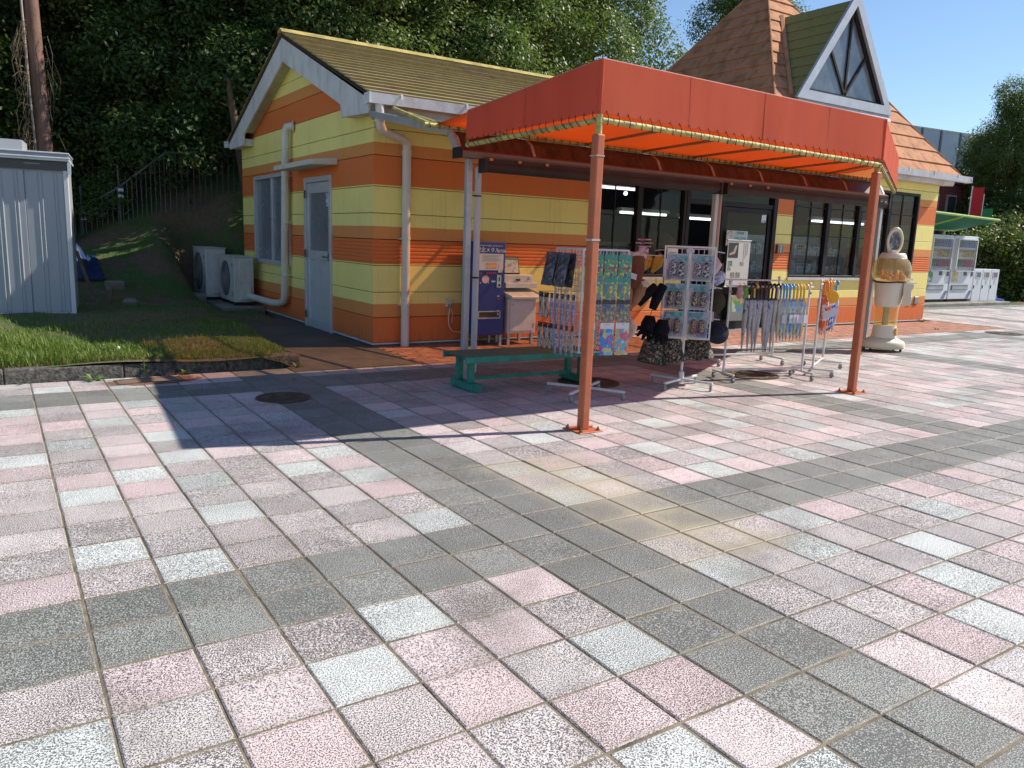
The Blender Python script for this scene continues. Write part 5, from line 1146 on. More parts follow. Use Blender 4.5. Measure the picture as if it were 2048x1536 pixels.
obj("ring", MB().tube(rp,.032,10,cap=False).xf(Matrix.Rotation(R(-6),4,'Z')), CPM, c, smooth=True); obj("ring_neck", MB().box(-.09,.09,-.06,.06,1.478,1.53), CPM, c, bevel=.015, seg=2)
obj("ring_disc", MB().lathe([(.004,-.006),(.15,-.006),(.15,.006),(.004,.006)],n=28).xf(Matrix.Translation((0,.01,1.655))@Matrix.Rotation(R(90),4,'X')@Matrix.Scale(1.07,4,(0,1,0))), print_mat("ring_print",[(.06,.08,.10),(.14,.17,.19),(.34,.35,.34),(.09,.11,.13)],22,seed=130), c)
obj("strap", MB().tube([(.37*math.cos(q),.37*math.sin(q),1.05+.008*math.sin(3*q)) for q in [k*.2617 for k in range(25)]],.012,6,cap=False).tube([(-.30,.22,1.05),(-.20,.42,1.07)],.01,6), RUB, c)
CAPM.scale = (.62,.62,1.0)
# ================================================================== LEFT SIDE: shed, air conditioners, fence, litter
SHED = mat("shed_steel", (.36,.385,.42), .42, .04, 2, dirt=(.33,.34,.36), ds=3, da=.25, stretch=(1,1,.4)); SHEDD = mat("shed_dark_trim", (.07,.072,.078), .5, .1, 3); SHEDW = mat("shed_light_edge",(.62,.64,.66),.4,.04,3)
sh = thing("garden_shed", "grey steel garden shed with vertical panels at the edge of the lawn", "shed", (.74,10.06,.17), R(-7))
SW, SD, SH = 2.3, 1.0, 2.02
obj("body", MB().box(-SW,-.06,.05,SD,0,SH), SHED, sh)
obj("corner_post", MB().box(-.06,.0,.0,.08,.0,SH), SHEDW, sh, bevel=.006); obj("side_panel", MB().box(-.05,-.01,.08,SD,0,SH), SHED, sh); obj("base_rail", MB().box(-SW,-.06,.005,.06,-.02,.05), SHEDW, sh)
for k in range(4):
    x1 = -.065-k*.47; x0 = x1-.462; dd = .018 if k % 2 == 0 else .0
    p_ = obj("door_panel", MB().box(x0,x1,.022+dd,.050,.05,SH-.02), SHED, sh, bevel=.003)
    for q in (.14,.19,.33,.37): obj("rib", MB().prism([(x0+q,.022+dd,.06),(x0+q+.012,.012+dd,.06),(x0+q+.024,.022+dd,.06)],(0,0,SH-.10)), SHED, p_)
obj("header", MB().box(-SW,.0,-.005,.06,SH,SH+.12), SHEDD, sh, bevel=.003)
lettering("■ STORAGE", .035, mat("shed_print",(.45,.46,.47),.5), sh, (-.42,-.007,SH+.075), (R(90),0,0), 1)if False else None
obj("maker_plate", MB().box(-.52,-.33,-.009,-.0051,SH+.062,SH+.082), mat("plate_print_grey",(.20,.205,.21),.5,.4,60), sh)
obj("roof_edge", MB().box(-SW,.03,-.06,SD,SH+.12,SH+.15).box(-SW,.035,-.07,.0,SH+.15,SH+.17), SHEDW, sh, bevel=.004); obj("roof_band", MB().box(-SW,.02,-.045,SD,SH+.172,SH+.215), mat("roof_blue_grey",(.20,.24,.28),.4,.05,3), sh); obj("roof_top_edge", MB().box(-SW,.03,-.055,SD,SH+.217,SH+.235), SHEDW, sh, bevel=.004)
obj("roof_hump", MB().prism([(-SW,.30,SH+.236),(-SW,SD,SH+.236),(-SW,SD,SH+.40),(-SW,.34,SH+.40)],(SW-.55,0,0)), mat("roof_hump_grey",(.30,.32,.34),.5,.05,3), sh); obj("door_latch", MB().box(-1.02,-.98,.008,.024,.95,1.15), SHEDD, sh); obj("side_bracket", MB().box(.0,.04,-.03,.03,SH-.05,SH+.12), SHEDW, sh)
ACW = mat("ac_white", (.58,.58,.54), .45, .04, 3, dirt=(.36,.35,.31), ds=5, da=.3); ACG = mat("ac_grille", (.30,.30,.28), .5, .1, 9); 
def ac(loc, L, H, D, label):
    t = thing("air_conditioner", label, "air conditioner", loc, 0, "outdoor units by the side wall")
    obj("casing", MB().box(0,D,0,L,.06,H), ACW, t, bevel=.015, seg=2); obj("top_lid", MB().box(-.012,D+.012,-.012,L+.012,H,H+.018), ACW, t, bevel=.006)
    cy, cz, r = L*.58, H*.54, min(L,H)*.37
    g_ = MB()
    for q in range(7): g_.tube([(-.022,cy+r*(q+1)/7*math.cos(k*.3142),cz+r*(q+1)/7*math.sin(k*.3142)) for k in range(21)],.004,4,cap=False)
    for k in range(12): g_.bar((-.024,cy,cz),(-.022,cy+r*math.cos(k*.5236),cz+r*math.sin(k*.5236)),.006)
    fo_ = obj("fan_opening", MB().tube([(-.006,cy,cz),(.0005,cy,cz)],r,28), mat("fan_dark",(.035,.035,.035),.7), t); obj("fan_grille", g_, ACG, fo_)
    obj("front_bezel", MB().box(-.012,-.001,cy-r-.05,cy+r+.05,cz-r-.05,cz-r-.03).box(-.012,-.001,cy-r-.05,cy+r+.05,cz+r+.03,cz+r+.05), ACW, t)
    obj("badge", MB().box(-.004,-.001,.08,.16,H*.80,H*.87), mat("ac_badge",(.10,.22,.42),.4), t); obj("slot_vent", MB().box(-.004,-.001,.08,.18,.16,.26), ACG, t)
    obj("side_panel", MB().box(D*.28,D*.86,-.012,-.001,H*.12,H*.93), ACW, t, bevel=.008); obj("valve_cover", MB().box(D*.33,D*.84,-.045,-.012,H*.12,H*.42), ACW, t, bevel=.012)
    for y in (.1,L-.1): obj("foot", MB().box(.02,D-.02,y-.03,y+.03,0,.06), RUB, t)
ac((3.44,12.10,.10),1.05,.88,.36,"nearer white outdoor air conditioning unit joined to the pale duct")
ac((3.22,13.35,.10),1.10,1.00,.38,"farther taller white outdoor air conditioning unit behind the first")
tag(obj("unit_plinth", MB().box(3.18,3.94,11.85,14.75,-.1,.10), CONC, bevel=.02), "low concrete slab under the two air conditioning units", "slab")
obj("hose", MB().tube([(3.8,12.09,.32),(3.78,12.0,.30),(3.74,12.05,.26)],.02,8), RUB)
tag(bpy.data.objects["hose"], "short black hose at the end of the pale duct", "hose")
# fence on the bank
FMET = mat("fence_steel", (.11,.11,.11), .5, .15, 9, metal=.2, dirt=(.16,.13,.10), ds=12, da=.5)
fn = thing("picket_fence", "steel picket fence climbing the dark bank behind the shed", "fence", (2.5,15.3,1.0), w=True)
fp = [Vector(p) for p in ((.2,16.5,1.25),(1.0,16.0,1.55),(1.38,15.75,1.78),(2.05,15.45,2.26),(2.9,15.15,2.98),(4.4,15.05,3.05),(6.2,15.05,3.15))]
for a_, b_ in zip(fp, fp[1:]):
    obj("top_rail", MB().bar(a_,b_,.035), FMET, fn); obj("bottom_rail", MB().bar(a_-Vector((0,0,1.42)),b_-Vector((0,0,1.42)),.03), FMET, fn)
    n = max(2,int((b_-a_).length/.11))
    for k in range(n):
        p = a_.lerp(b_,(k+.5)/n); obj("picket", MB().box(p.x-.008,p.x+.008,p.y-.008,p.y+.008,p.z-1.5,p.z), FMET, fn)
for p, e in ((fp[2],.45),(fp[3],.42),(fp[1],1.35)): obj("post", MB().tube([p-Vector((0,0,1.6)),p+Vector((-.02,0,e))],.024,8), FMET, fn); obj("insulator", MB().box(p.x-.04,p.x+.06,p.y-.04,p.y,p.z-.10,p.z-.04).box(p.x-.04,p.x+.06,p.y-.04,p.y,p.z-.22,p.z-.16), WTXT, fn)
# tarp, planks, block
def tarp_mat(): return mat("blue_tarp",(.010,.028,.10),.55,.25,6,.4,18)
mb = MB(); n = 14; v = []
r_ = random.Random(9)
for j in range(n+1):
    for i in range(n+1):
        x = 1.02+i/n*.46-.05*j/n; y = 13.2+j/n*1.2; h = hill(x,y)+.05+.45*math.exp(-((i/n-.15)**2/.10+(j/n-.55)**2/.12))+r_.uniform(-.018,.018); v.append((x+r_.uniform(-.02,.02),y,h))
mb.add(v,[(j*(n+1)+i,j*(n+1)+i+1,(j+1)*(n+1)+i+1,(j+1)*(n+1)+i) for j in range(n) for i in range(n)])
tag(obj("blue_tarp", mb, tarp_mat(), smooth=True), "crumpled blue tarpaulin heaped behind the grey shed", "tarpaulin")
WD = [mat("old_plank_%d"%k,c,.9,.3,12,.4,60,stretch=(1,1,.3)) for k, c in enumerate(((.17,.12,.085),(.26,.18,.12),(.20,.145,.10)))]
for k, (a_, b_, w_, l) in enumerate((((1.12,11.3,.16),(.90,11.55,1.05),.10,"long weathered plank leaning against the right side of the shed"),((1.10,11.3,.2),(1.42,11.2,.14),.09,"short brown board lying on the grass beside the leaning plank"),((1.30,11.35,.16),(1.36,11.3,.52),.12,"broken pale board standing upright in the grass beside the shed"),((1.38,11.3,.17),(1.75,11.6,.19),.08,"thin grey board lying flat in front of the broken upright board"),((1.5,11.8,.2),(2.0,11.6,.18),.05,"thin bent stick lying in the grass between shed and units"))):
    tag(obj("plank", MB().bar(a_,b_,.03,w_,up=(0.3,1,0)), WD[k%3]), l, "plank", "scrap boards")
tag(obj("concrete_block", MB().box(1.42,1.72,12.75,13.0,.1,.50), CONC, bevel=.015), "upright concrete block between the shed and the blue tarpaulin", "block")
tag(obj("kerb_block", MB().box(2.85,3.15,13.0,13.6,.0,.24), CONC, bevel=.02), "square concrete block in the grass left of the air conditioning units", "block")
tag(obj("rock", MB().lathe([(.02,-.06),(.12,-.02),(.13,.05),(.08,.10),(.01,.11)],(1.62,11.45,.2),7,1,.8), CONC, smooth=False), "small pale stone among the scrap boards", "stone")

# ================================================================== RIGHT SIDE: vending machines, bins, awning, far buildings
VW = mat("vending_white", (.62,.64,.66), .4, .04, 2); 
kb = obj("vending_plinth", MB().box(18.2,27.0,9.62,11.2,-.08,.10), CONC, bevel=.02); kb["kind"] = "structure"
def vending(x0, x1, y, label, accent):
    w = x1-x0; t = thing("drinks_machine", label, "vending machine", ((x0+x1)/2,y,.10), 0, "drinks machines by the hedge")
    H = 1.98
    obj("cabinet", MB().box(-w/2,w/2,.0,.70,.08,H), VW, t, bevel=.015, seg=2); obj("feet", MB().box(-w/2+.05,w/2-.05,.05,.65,0,.08), RUB, t)
    x0_, x1_ = -w/2+.10, w/2-.20; z0, z1 = 1.0, H-.12
    dp_ = obj("display_recess", MB().box(x0_,x1_,-.006,-.001,z0,z1), mat("vend_back",(.14,.15,.17),.4), t)
    rr = random.Random(int(x0*10))
    cols = [(.05,.12,.40),(.40,.28,.14),(.45,.12,.16),(.10,.28,.16),(.50,.46,.40),(.08,.10,.12)]
    for r_ in range(3):
        z = z0+.06+r_*(z1-z0)/3; b_ = mat("drink_%d"%(0 if r_==2 else (1 if r_==1 else 2)), cols[0] if r_==2 else (cols[1] if r_==1 else cols[2]),.3,.5,14)
        n = 10
        for k in range(n): obj("bottle", MB().lathe([(.034,0),(.036,.10),(.03,.14),(.014,.17),(.014,.20)],(x0_+.06+k*(x1_-x0_-.12)/(n-1),-.045,z),8), b_ if k > 2 else mat("drink_alt_%d"%r_,cols[3+r_%3],.3,.3,14), dp_)
        obj("button_strip", MB().box(x0_,x1_,-.075,-.007,z-.055,z-.005), VW, dp_)
        bt = MB()
        for k in range(n): bt.box(x0_+.03+k*(x1_-x0_-.1)/(n-1),x0_+.07+k*(x1_-x0_-.1)/(n-1),-.082,-.0755,z-.045,z-.015)
        obj("select_button", bt, HK, dp_)
    obj("glass_front", MB().box(x0_,x1_,-.095,-.090,z0,z1), glass_mat("vend_glass",(.92,.95,.97)), t); obj("glass_frame", MB().box(x0_-.04,x0_,-.10,-.001,z0-.02,z1+.03).box(x1_,x1_+.04,-.10,-.001,z0-.02,z1+.03).box(x0_,x1_,-.10,-.001,z1,z1+.03).box(x0_,x1_,-.10,-.001,z0-.08,z0-.056), VW, t)
    obj("poster", MB().box(-w/2+.10,-w/2+.42,-.006,-.001,.60,.93), print_mat("vend_poster_%d"%int(x0),accent,14,seed=int(x0)), t)
    obj("coin_unit", MB().box(w/2-.16,w/2-.05,-.012,-.001,.78,1.10), HK, t); obj("card_reader", MB().box(.08,.24,-.012,-.001,.80,.93), HK, t)
    tr = obj("outlet", MB().box(-w/2+.12,w/2-.28,-.02,-.001,.36,.52), mat("outlet_grey",(.16,.18,.20),.3), t); obj("outlet_flap", MB().box(-w/2+.15,w/2-.31,-.03,-.021,.38,.46), mat("flap",(.30,.33,.36),.25), tr)
    st = MB()
    for k in range(3): st.prism([(w/2-.34+k*.07,-.003,.10),(w/2-.30+k*.07,-.003,.10),(w/2-.10+k*.05,-.003,.34),(w/2-.14+k*.05,-.003,.34)],(0,-.002,0))
    obj("stripe_decal", st, mat("decal_blue",(.10,.14,.35),.4), t)
vending(22.45,23.78,9.98,"left one of two white drinks machines partly hidden by the shop corner",[(.02,.20,.10),(.03,.26,.12),(.60,.60,.60)])
vending(23.84,25.17,9.98,"right one of two white drinks machines beside the white bins",[(.60,.45,.15),(.62,.55,.35),(.50,.32,.10)])
for k, l in enumerate(("white recycling bin nearest the drinks machines","middle one of three white recycling bins","white recycling bin at the right end of the row")):
    x = 25.30+k*.52; t = thing("recycling_bin", l, "bin", (x+.25,10.02,.10), 0, "white recycling bins")
    obj("body", MB().box(-.25,.25,0,.45,.0,1.0), VW, t, bevel=.012, seg=2); op = obj("opening_frame", MB().box(-.15,.16,-.012,-.001,.72,.93), mat("bin_frame",(.50,.52,.54),.4), t); obj("opening", MB().box(-.11,.12,-.014,-.0121,.75,.90), mat("bin_dark_%d"%k,((.10,.11,.13),(.20,.13,.09),(.18,.10,.12))[k],.5), op)
    obj("bin_handle", MB().box(-.21,-.19,-.02,-.001,.40,.50), HK, t); obj("symbol", MB().box(-.04,.04,-.004,-.001,.56,.66).box(-.07,.07,-.004,-.001,.52,.53), mat("symbol_grey",(.40,.42,.44),.5), t)
t = thing("blue_stand", "dark blue plastic board and base leaning beside the last white bin", "stand", (27.1,10.15,.0), R(8))
BLU = mat("blue_plastic",(.015,.06,.30),.45,.1,5); obj("board", MB().prism([(-.10,0,.12),(.22,0,.12),(.10,.25,.98),(-.02,.25,.98)],(0,.06,0)), BLU, t, bevel=.01); obj("base", MB().box(-.25,.55,-.25,.30,0,.06), BLU, t, bevel=.02); obj("base_ring", MB().lathe([(.22,.06),(.20,.14),(.10,.16)],(.12,0,0),14), BLU, t)
aw = thing("green_awning", "green canvas awning on lime pipes above the drinks machines", "awning", (23.0,9.9,0), w=True)
GRN = fabric_mat("green_canvas",(.022,.085,.055),(.03,.15,.08),.2)
A0, A1, A2, A3 = Vector((20.2,9.05,2.62)), Vector((24.55,9.15,2.55)), Vector((24.75,10.55,2.26)), Vector((20.2,10.55,2.22))
mb = MB(); mb.add([A0.lerp(A1,i/12).lerp(A3.lerp(A2,i/12),j/6)-Vector((0,0,.04*math.sin(j/6*math.pi))) for j in range(7) for i in range(13)],[(j*13+i,j*13+i+1,(j+1)*13+i+1,(j+1)*13+i) for j in range(6) for i in range(12)])
o = obj("canvas", mb, GRN, aw, smooth=True); LIME = mat("lime_pipe",(.30,.45,.10),.5,.1,6)
for nme, q in (("front_pipe",(A0,A1)),("side_pipe",(A1,A2)),("rear_pipe",(A2,A3)),("rafter_pipe",(A0.lerp(A1,.5)-Vector((0,0,.03)),A3.lerp(A2,.5)-Vector((0,0,.05))))): obj(nme, MB().tube(q,.035,8), LIME, aw)
for x in (20.6,24.7): obj("post", MB().tube([(x,10.9,.0),(x,10.8,2.3)],.035,8), LIME, aw)
# dark red house with siding, behind
def siding_mat():
    m, nt, out = new_mat("dark_red_siding"); N = NT(nt); p = N.pos(); z = N.sep(p)[2]
    w = N.ramp(N.math('FRACT', N.math('MULTIPLY', z, 8)), [(0,(0,0,0)),(.12,(1,1,1)),(.9,(1,1,1)),(1,(.2,.2,.2))]); c = N.mix(w, (.03,.008,.008), (.17,.045,.04))
    b_ = N.n("BsdfPrincipled", {"Base Color": c, "Roughness": .8}); nt.links.new(b_.outputs[0], out.inputs[0]); return m
hb = thing("red_house", "dark red house with windows half hidden behind the shop and tree", "building", (35.5,17.5,0), w=True)
obj("wall", MB().box(33.2,36.6,16.4,21,-.1,4.55), siding_mat(), hb); obj("roof", MB().prism([(33.0,16.2,4.56),(33.0,21.2,4.56),(33.0,18.7,5.3)],(3.8,0,0)), mat("dark_roof",(.05,.045,.045),.8), hb)
for x in (33.35,34.75): 
    wd = obj("window", MB().box(x,x+.75,16.33,16.399,2.2,4.1), mat("house_window_frame",(.35,.35,.33),.5), hb); obj("pane", MB().box(x+.07,x+.68,16.32,16.329,2.27,4.03), mat("house_pane",(.04,.05,.06),.1,spec=1.0), wd)
nbx = thing("noise_barrier", "high translucent panel barrier against the sky behind the shop roof", "barrier", (43,20,0), w=True)
q0, q1 = at(1770,244,46), at(2120,296,44); nP = 9
PANL = mat("barrier_panel",(.46,.54,.64),.3,.12,1.2,spec=.8)
for k in range(nP+1):
    p = q0.lerp(q1,k/nP); obj("post", MB().box(p.x-.06,p.x+.06,p.y-.06,p.y+.06,-.1 if k%3==0 else p.z-2.1,p.z+.02), mat("barrier_post",(.16,.18,.22),.5), nbx)
    if k < nP:
        p2 = q0.lerp(q1,(k+1)/nP); a_, b_ = p.lerp(p2,.06), p.lerp(p2,.94); obj("panel", MB().hexa([a_-Vector((0,.03,1.75)),b_-Vector((0,.03,1.75)),b_-Vector((0,-.03,1.75)),a_-Vector((0,-.03,1.75))],[a_-Vector((0,.03,0)),b_-Vector((0,.03,0)),b_-Vector((0,-.03,0)),a_-Vector((0,-.03,0))]), PANL, nbx)
obj("top_rail", MB().bar(q0,q1,.10,.08), WHITE, nbx); obj("bottom_rail", MB().bar(q0-Vector((0,0,1.85)),q1-Vector((0,0,1.85)),.12,.16), WHITE, nbx); obj("deck_edge", MB().bar(q0-Vector((0,0,2.25)),q1-Vector((0,0,2.25)),.5,.5), CONC, nbx)
bn = thing("red_banner", "bright red and green banner on a white pole behind the green awning", "banner", tuple(at(1936,440,31)*1)[:2]+(0,), R(-60))
zb = at(1936,440,31).z; obj("pole", MB().tube([(0,0,0),(0,0,zb+1.3)],.025,8), WTXT, bn); obj("red_cloth", MB().box(.03,.42,-.008,.008,zb-.3,zb+1.25), mat("banner_red",(.50,.015,.02),.7,.15,9), bn); obj("green_cloth", MB().box(.45,.80,-.008,.008,zb-.3,zb+.45), mat("banner_green",(.02,.22,.07),.7,.15,9), bn); obj("white_edge", MB().box(.42,.45,-.01,.01,zb-.3,zb+1.0), WTXT, bn)

# ================================================================== VEGETATION
def leaf_mat(name, a, b, rough=.42, spec=.45, tr=.22):
    m, nt, out = new_mat(name); N = NT(nt); oi = nt.nodes.new("ShaderNodeObjectInfo"); p = N.pos()
    at_ = nt.nodes.new("ShaderNodeAttribute"); at_.attribute_name = "tone"; at_.attribute_type = 'GEOMETRY'
    c = N.mix(at_.outputs["Fac"], a, b); c = N.mix(N.math('MULTIPLY', oi.outputs["Random"], .45), c, mul(c_avg(a,b),.7))
    bs = N.n("BsdfPrincipled", {"Base Color": c, "Roughness": rough, "Specular IOR Level": spec}); tl = N.n("BsdfTranslucent", {"Color": N.mix(.5, c, (.20,.30,.03))})
    x = N.n("MixShader", {0: tr, 1: bs, 2: tl}); nt.links.new(x.outputs[0], out.inputs[0]); return m
def c_avg(a, b): return tuple((x+y)/2 for x, y in zip(a, b))
BARK = mat("bark", (.085,.06,.042), .95, .35, 9, .9, 30, stretch=(1,1,.25)); BARKR = mat("reddish_bark", (.22,.125,.09), .95, .3, 8, .9, 26, stretch=(1,1,.2), dirt=(.09,.06,.05), ds=6)
def leaf_mesh(name, centers, per, spread, size, rng, m, droop=.2, outward=None):
    """many small bent leaves grouped in tufts"""
    C_ = np.repeat(np.asarray(centers), per, axis=0); n = len(C_)
    P = C_+rng.normal(0, spread, (n,3))*np.array([1,1,.75])
    nrm = rng.normal(0,1,(n,3)); nrm[:,2] = np.abs(nrm[:,2])*.9+.25
    if outward is not None: nrm += np.repeat(outward, per, axis=0)*.9
    nrm /= np.linalg.norm(nrm,axis=1,keepdims=True)
    d = rng.normal(0,1,(n,3)); d[:,2] -= droop; d -= nrm*(d*nrm).sum(1,keepdims=True); d /= np.linalg.norm(d,axis=1,keepdims=True)+1e-9
    w = np.cross(nrm, d); s = size*rng.uniform(.65,1.35,(n,1))
    v = np.stack([P-d*s*.5, P+w*s*.24-nrm*s*.03, P+d*s*.5-nrm*s*.07, P-w*s*.24-nrm*s*.03],1).reshape(-1,3)
    me = bpy.data.meshes.new(name); me.vertices.add(n*4); me.loops.add(n*4); me.polygons.add(n)
    me.vertices.foreach_set("co", v.ravel().astype(np.float32)); me.loops.foreach_set("vertex_index", np.arange(n*4,dtype=np.int32)); me.polygons.foreach_set("loop_start", np.arange(0,n*4,4,dtype=np.int32)); me.polygons.foreach_set("loop_total", np.full(n,4,dtype=np.int32))
    tone = np.clip(np.repeat(rng.uniform(0,1,len(centers)),per)*.55+rng.uniform(0,.45,n),0,1)
    me.update(calc_edges=True); at_ = me.attributes.new("tone",'FLOAT','FACE'); at_.data.foreach_set("value", tone.astype(np.float32))
    me.materials.append(m); return me
def lobes(rng, H, Rr, n, base=.35):
    L = []
    for k in range(n):
        a = k*2.4+rng.uniform(-.4,.4); t = (k+.5)/n; z = H*(base+(1-base)*t*.92); r = Rr*(1-.55*max(0,t-.35)/.65)*rng.uniform(.45,.8)
        L.append((r*math.cos(a)*(1-.4*t), r*math.sin(a)*(1-.4*t), z, Rr*rng.uniform(.36,.56)*(1-.25*t)))
    return L
def crown(name, seed, H, Rr, nl, tufts, per, size, m, base=.35, spread=.16):
    rng = np.random.default_rng(seed); L = lobes(rng, H, Rr, nl, base); c = []; ow = []
    for k in range(tufts):
        x, y, z, r = L[rng.integers(len(L))]; d = rng.normal(0,1,3); d[2] = d[2]*.9+.15; d /= np.linalg.norm(d); q = r*rng.uniform(.55,1.0)**.6*rng.uniform(.85,1.1)
        c.append((x+d[0]*q, y+d[1]*q, z+d[2]*q*.8)); ow.append(d)
    return leaf_mesh(name, c, per, spread, size, rng, m, outward=np.array(ow)), L
def trunk(H, r, L, seed, lean=0):
    rr = random.Random(seed); mb = MB(); pts = [(lean*H*t+rr.uniform(-.06,.06)*t, rr.uniform(-.08,.08)*t, H*.9*t) for t in (0,.12,.25,.45,.65,.85,1)]; mb.tube(pts,[r*1.35,r*1.05,r*.95,r*.8,r*.6,r*.35,r*.1],10)
    for (x,y,z,q) in L:
        t = max(.15,min(.9,(z-.9)/(H*.9)*.75)); b0 = Vector((lean*H*t,0,H*.9*t)); e = Vector((x,y,z)); mid = b0.lerp(e,.5)+Vector((0,0,.15)); mb.tube([b0,mid,e],[r*.38,r*.22,r*.07],6)
    return mb
LEAF_D = leaf_mat("leaf_evergreen_dark", (.028,.056,.017), (.092,.145,.040), .55, .25, .30); LEAF_M = leaf_mat("leaf_glossy", (.055,.10,.027), (.18,.25,.068), .48, .35, .34); LEAF_L = leaf_mat("leaf_light", (.06,.10,.018), (.19,.25,.05), .5, .4, .3)
VAR = {}
def tree_variant(key, seed, H, Rr, nl, tufts, per, size, lm, base, r, lean=0, bark=BARK):
    me, L = crown("crown", seed, H, Rr, nl, tufts, per, size, lm, base); me2 = trunk(H, r, L, seed, lean).mesh("trunk"); me2.materials.append(bark); me2.polygons.foreach_set("use_smooth",[True]*len(me2.polygons)); VAR[key] = (me, me2)
tree_variant('A', 11, 10.0, 2.6, 18, 2600, 20, .115, LEAF_D, .15, .19); tree_variant('B', 12, 11.0, 3.0, 22, 3600, 24, .10, LEAF_M, .10, .22); tree_variant('C', 13, 8.0, 2.4, 18, 2600, 22, .10, LEAF_M, .08, .16); tree_variant('D', 14, 6.0, 2.3, 14, 2000, 20, .11, LEAF_D, .05, .12); tree_variant('E', 15, 9.0, 2.3, 16, 2200, 18, .11, LEAF_L, .2, .15)
def tree(key, x, y, s, label, rz, z=None, group="wood on the bank behind the shop", name="tree", sz=None):
    t = thing(name, label, "tree", (x,y,(hill(x,y) if z is None else z)-.1), rz, group); t.scale = (s,s,sz or s)
    for nme, me in zip(("crown","trunk"), VAR[key]):
        o = bpy.data.objects.new(nme, me); COL.objects.link(o); o.parent = t
    return t
back = "dense dark evergreen in the shaded wood behind the shed and side wall"
for k, (key,x,y,s) in enumerate((('D',-2.6,18.0,1.0),('D',-.2,18.6,1.05),('C',2.1,18.4,.95),('D',4.3,17.6,1.1),('C',6.3,17.4,1.0),('A',-4.5,20.5,1.0),('A',-1.8,21.5,1.1),('B',1.0,21.2,1.0),('A',3.6,20.6,1.05),('A',6.2,20.4,1.0),('B',-6.5,24,1.1),('A',-3.0,25,1.2),('B',0.2,25.5,1.15),('A',3.4,25,1.2),('B',6.6,24.6,1.1),('A',-9,22,1.1),('B',-8,28,1.2),('B',-1,30,1.3),('A',5,30,1.3))):
    tree(key,x,y,s,back,k*1.9)
for k, (key,x,y,s,l) in enumerate((("D",5.6,15.2,1.0,"dark bushy tree close behind the left end of the mossy roof"),("C",7.6,15.1,1.0,"dark tree close behind the mossy roof near the left ridge end"),("C",9.8,15.2,1.0,"tree close behind the middle of the mossy roof"),("D",3.4,16.3,1.0,"dark bushy tree at the top of the bank beside the left eave"))): tree(key,x,y,s,l,k*1.3+.2)
tree('E',-1.6,15.6,.9,"lighter green tree at the far left edge beyond the shed roof",.4)
sunny = (("B",9.2,17.2,.95,"glossy broad-leaved tree rising behind the left part of the mossy roof"),("C",11.6,16.6,1.15,"low glossy tree directly behind the ridge above the canopy corner"),("B",13.6,18.0,1.12,"tall sunlit tree behind the peak of the orange canopy"),("A",14.8,20.2,1.15,"dark tree filling in behind the sunlit trees left of the tower roof"),("B",16.2,18.4,1.05,"sunlit tree whose right edge meets the gap of blue sky"),("A",10.8,21.5,1.25,"tall dark tree behind the middle of the mossy roof ridge"),("A",13.6,23.0,1.3,"tall dark tree deep in the wood behind the canopy peak"),("B",26.0,21.0,1.0,"dark tree standing behind the tower roof right of the sky gap"),("C",32.5,25.0,1.25,"small tree top showing behind the dormer ridge"))
for k, (key,x,y,s,l) in enumerate(sunny): tree(key,x,y,s,l,k*2.3+.5)
# right-hand trees and shrubs
pt = at(2020,420,34); tree('B',pt.x,pt.y,.78,"leafy dark green tree against the blue sky at the right edge",1.1,z=-.3,group="trees at the right",sz=.88)
pt = at(1955,420,35.5); tree('C',pt.x,pt.y,.80,"shorter round tree left of the big tree at the right edge",2.4,z=-.2,group="trees at the right",sz=.95)
pt = at(2110,420,34); tree('B',pt.x,pt.y,.8,"leafy tree just past the right edge of the view",3.4,z=-.2,group="trees at the right",sz=.85)
def shrub_variant(key, seed, lm): 
    me, L = crown("foliage", seed, 1.7, 1.15, 10, 520, 13, .105, lm, .12, .13); me2 = trunk(1.3,.04,L,seed).mesh("stem"); me2.materials.append(BARK); VAR[key] = (me, me2)
shrub_variant('S', 31, LEAF_L); shrub_variant('T', 32, LEAF_M)
def shrub(key, x, y, s, label, rz, group, sz=None):
    t = thing("shrub", label, "shrub", (x,y,hill(x,y)-.1), rz, group); t.scale = (s,s,sz or s)
    for nme, me in zip(("foliage","stem"), VAR[key]):
        o = bpy.data.objects.new(nme, me); COL.objects.link(o); o.parent = t
hd = "leafy shrub in the thick sunlit hedge behind the bins and drinks machines"
for k, (u, d_, s, key) in enumerate(((1975,30.0,1.0,'S'),(2000,30.5,1.15,'S'),(2030,29.5,1.1,'T'),(2055,29,1.2,'S'),(2090,29.5,1.2,'S'),(1960,31.5,1.15,'T'),(1990,32,1.3,'S'),(2020,31.5,1.35,'T'),(2060,31.5,1.4,'S'),(1940,30.5,1.0,'T'),(1915,30,.9,'S'),(1890,30,.85,'T'),(2035,33.5,1.6,'S'),(1975,34,1.5,'T'),(2120,31,1.4,'S'))):
    p = at(u,560,d_); shrub(key,p.x,p.y,s,hd,k*1.7,"hedge shrubs",sz=s*1.15)
lw = "low shrub at the foot of the dark wood above the picket fence"
for k, (x,y,s) in enumerate(((-1.5,16.2,.9),(.1,16.9,1.0),(1.2,17.0,1.0),(2.6,16.5,1.05),(4.0,16.2,1.1),(5.4,16.0,1.0),(-3.2,15.5,.9),(3.3,17.5,1.2),(1.9,15.9,.6))): shrub('T',x,y,s,lw,k*2.1,"shrubs along the picket fence")
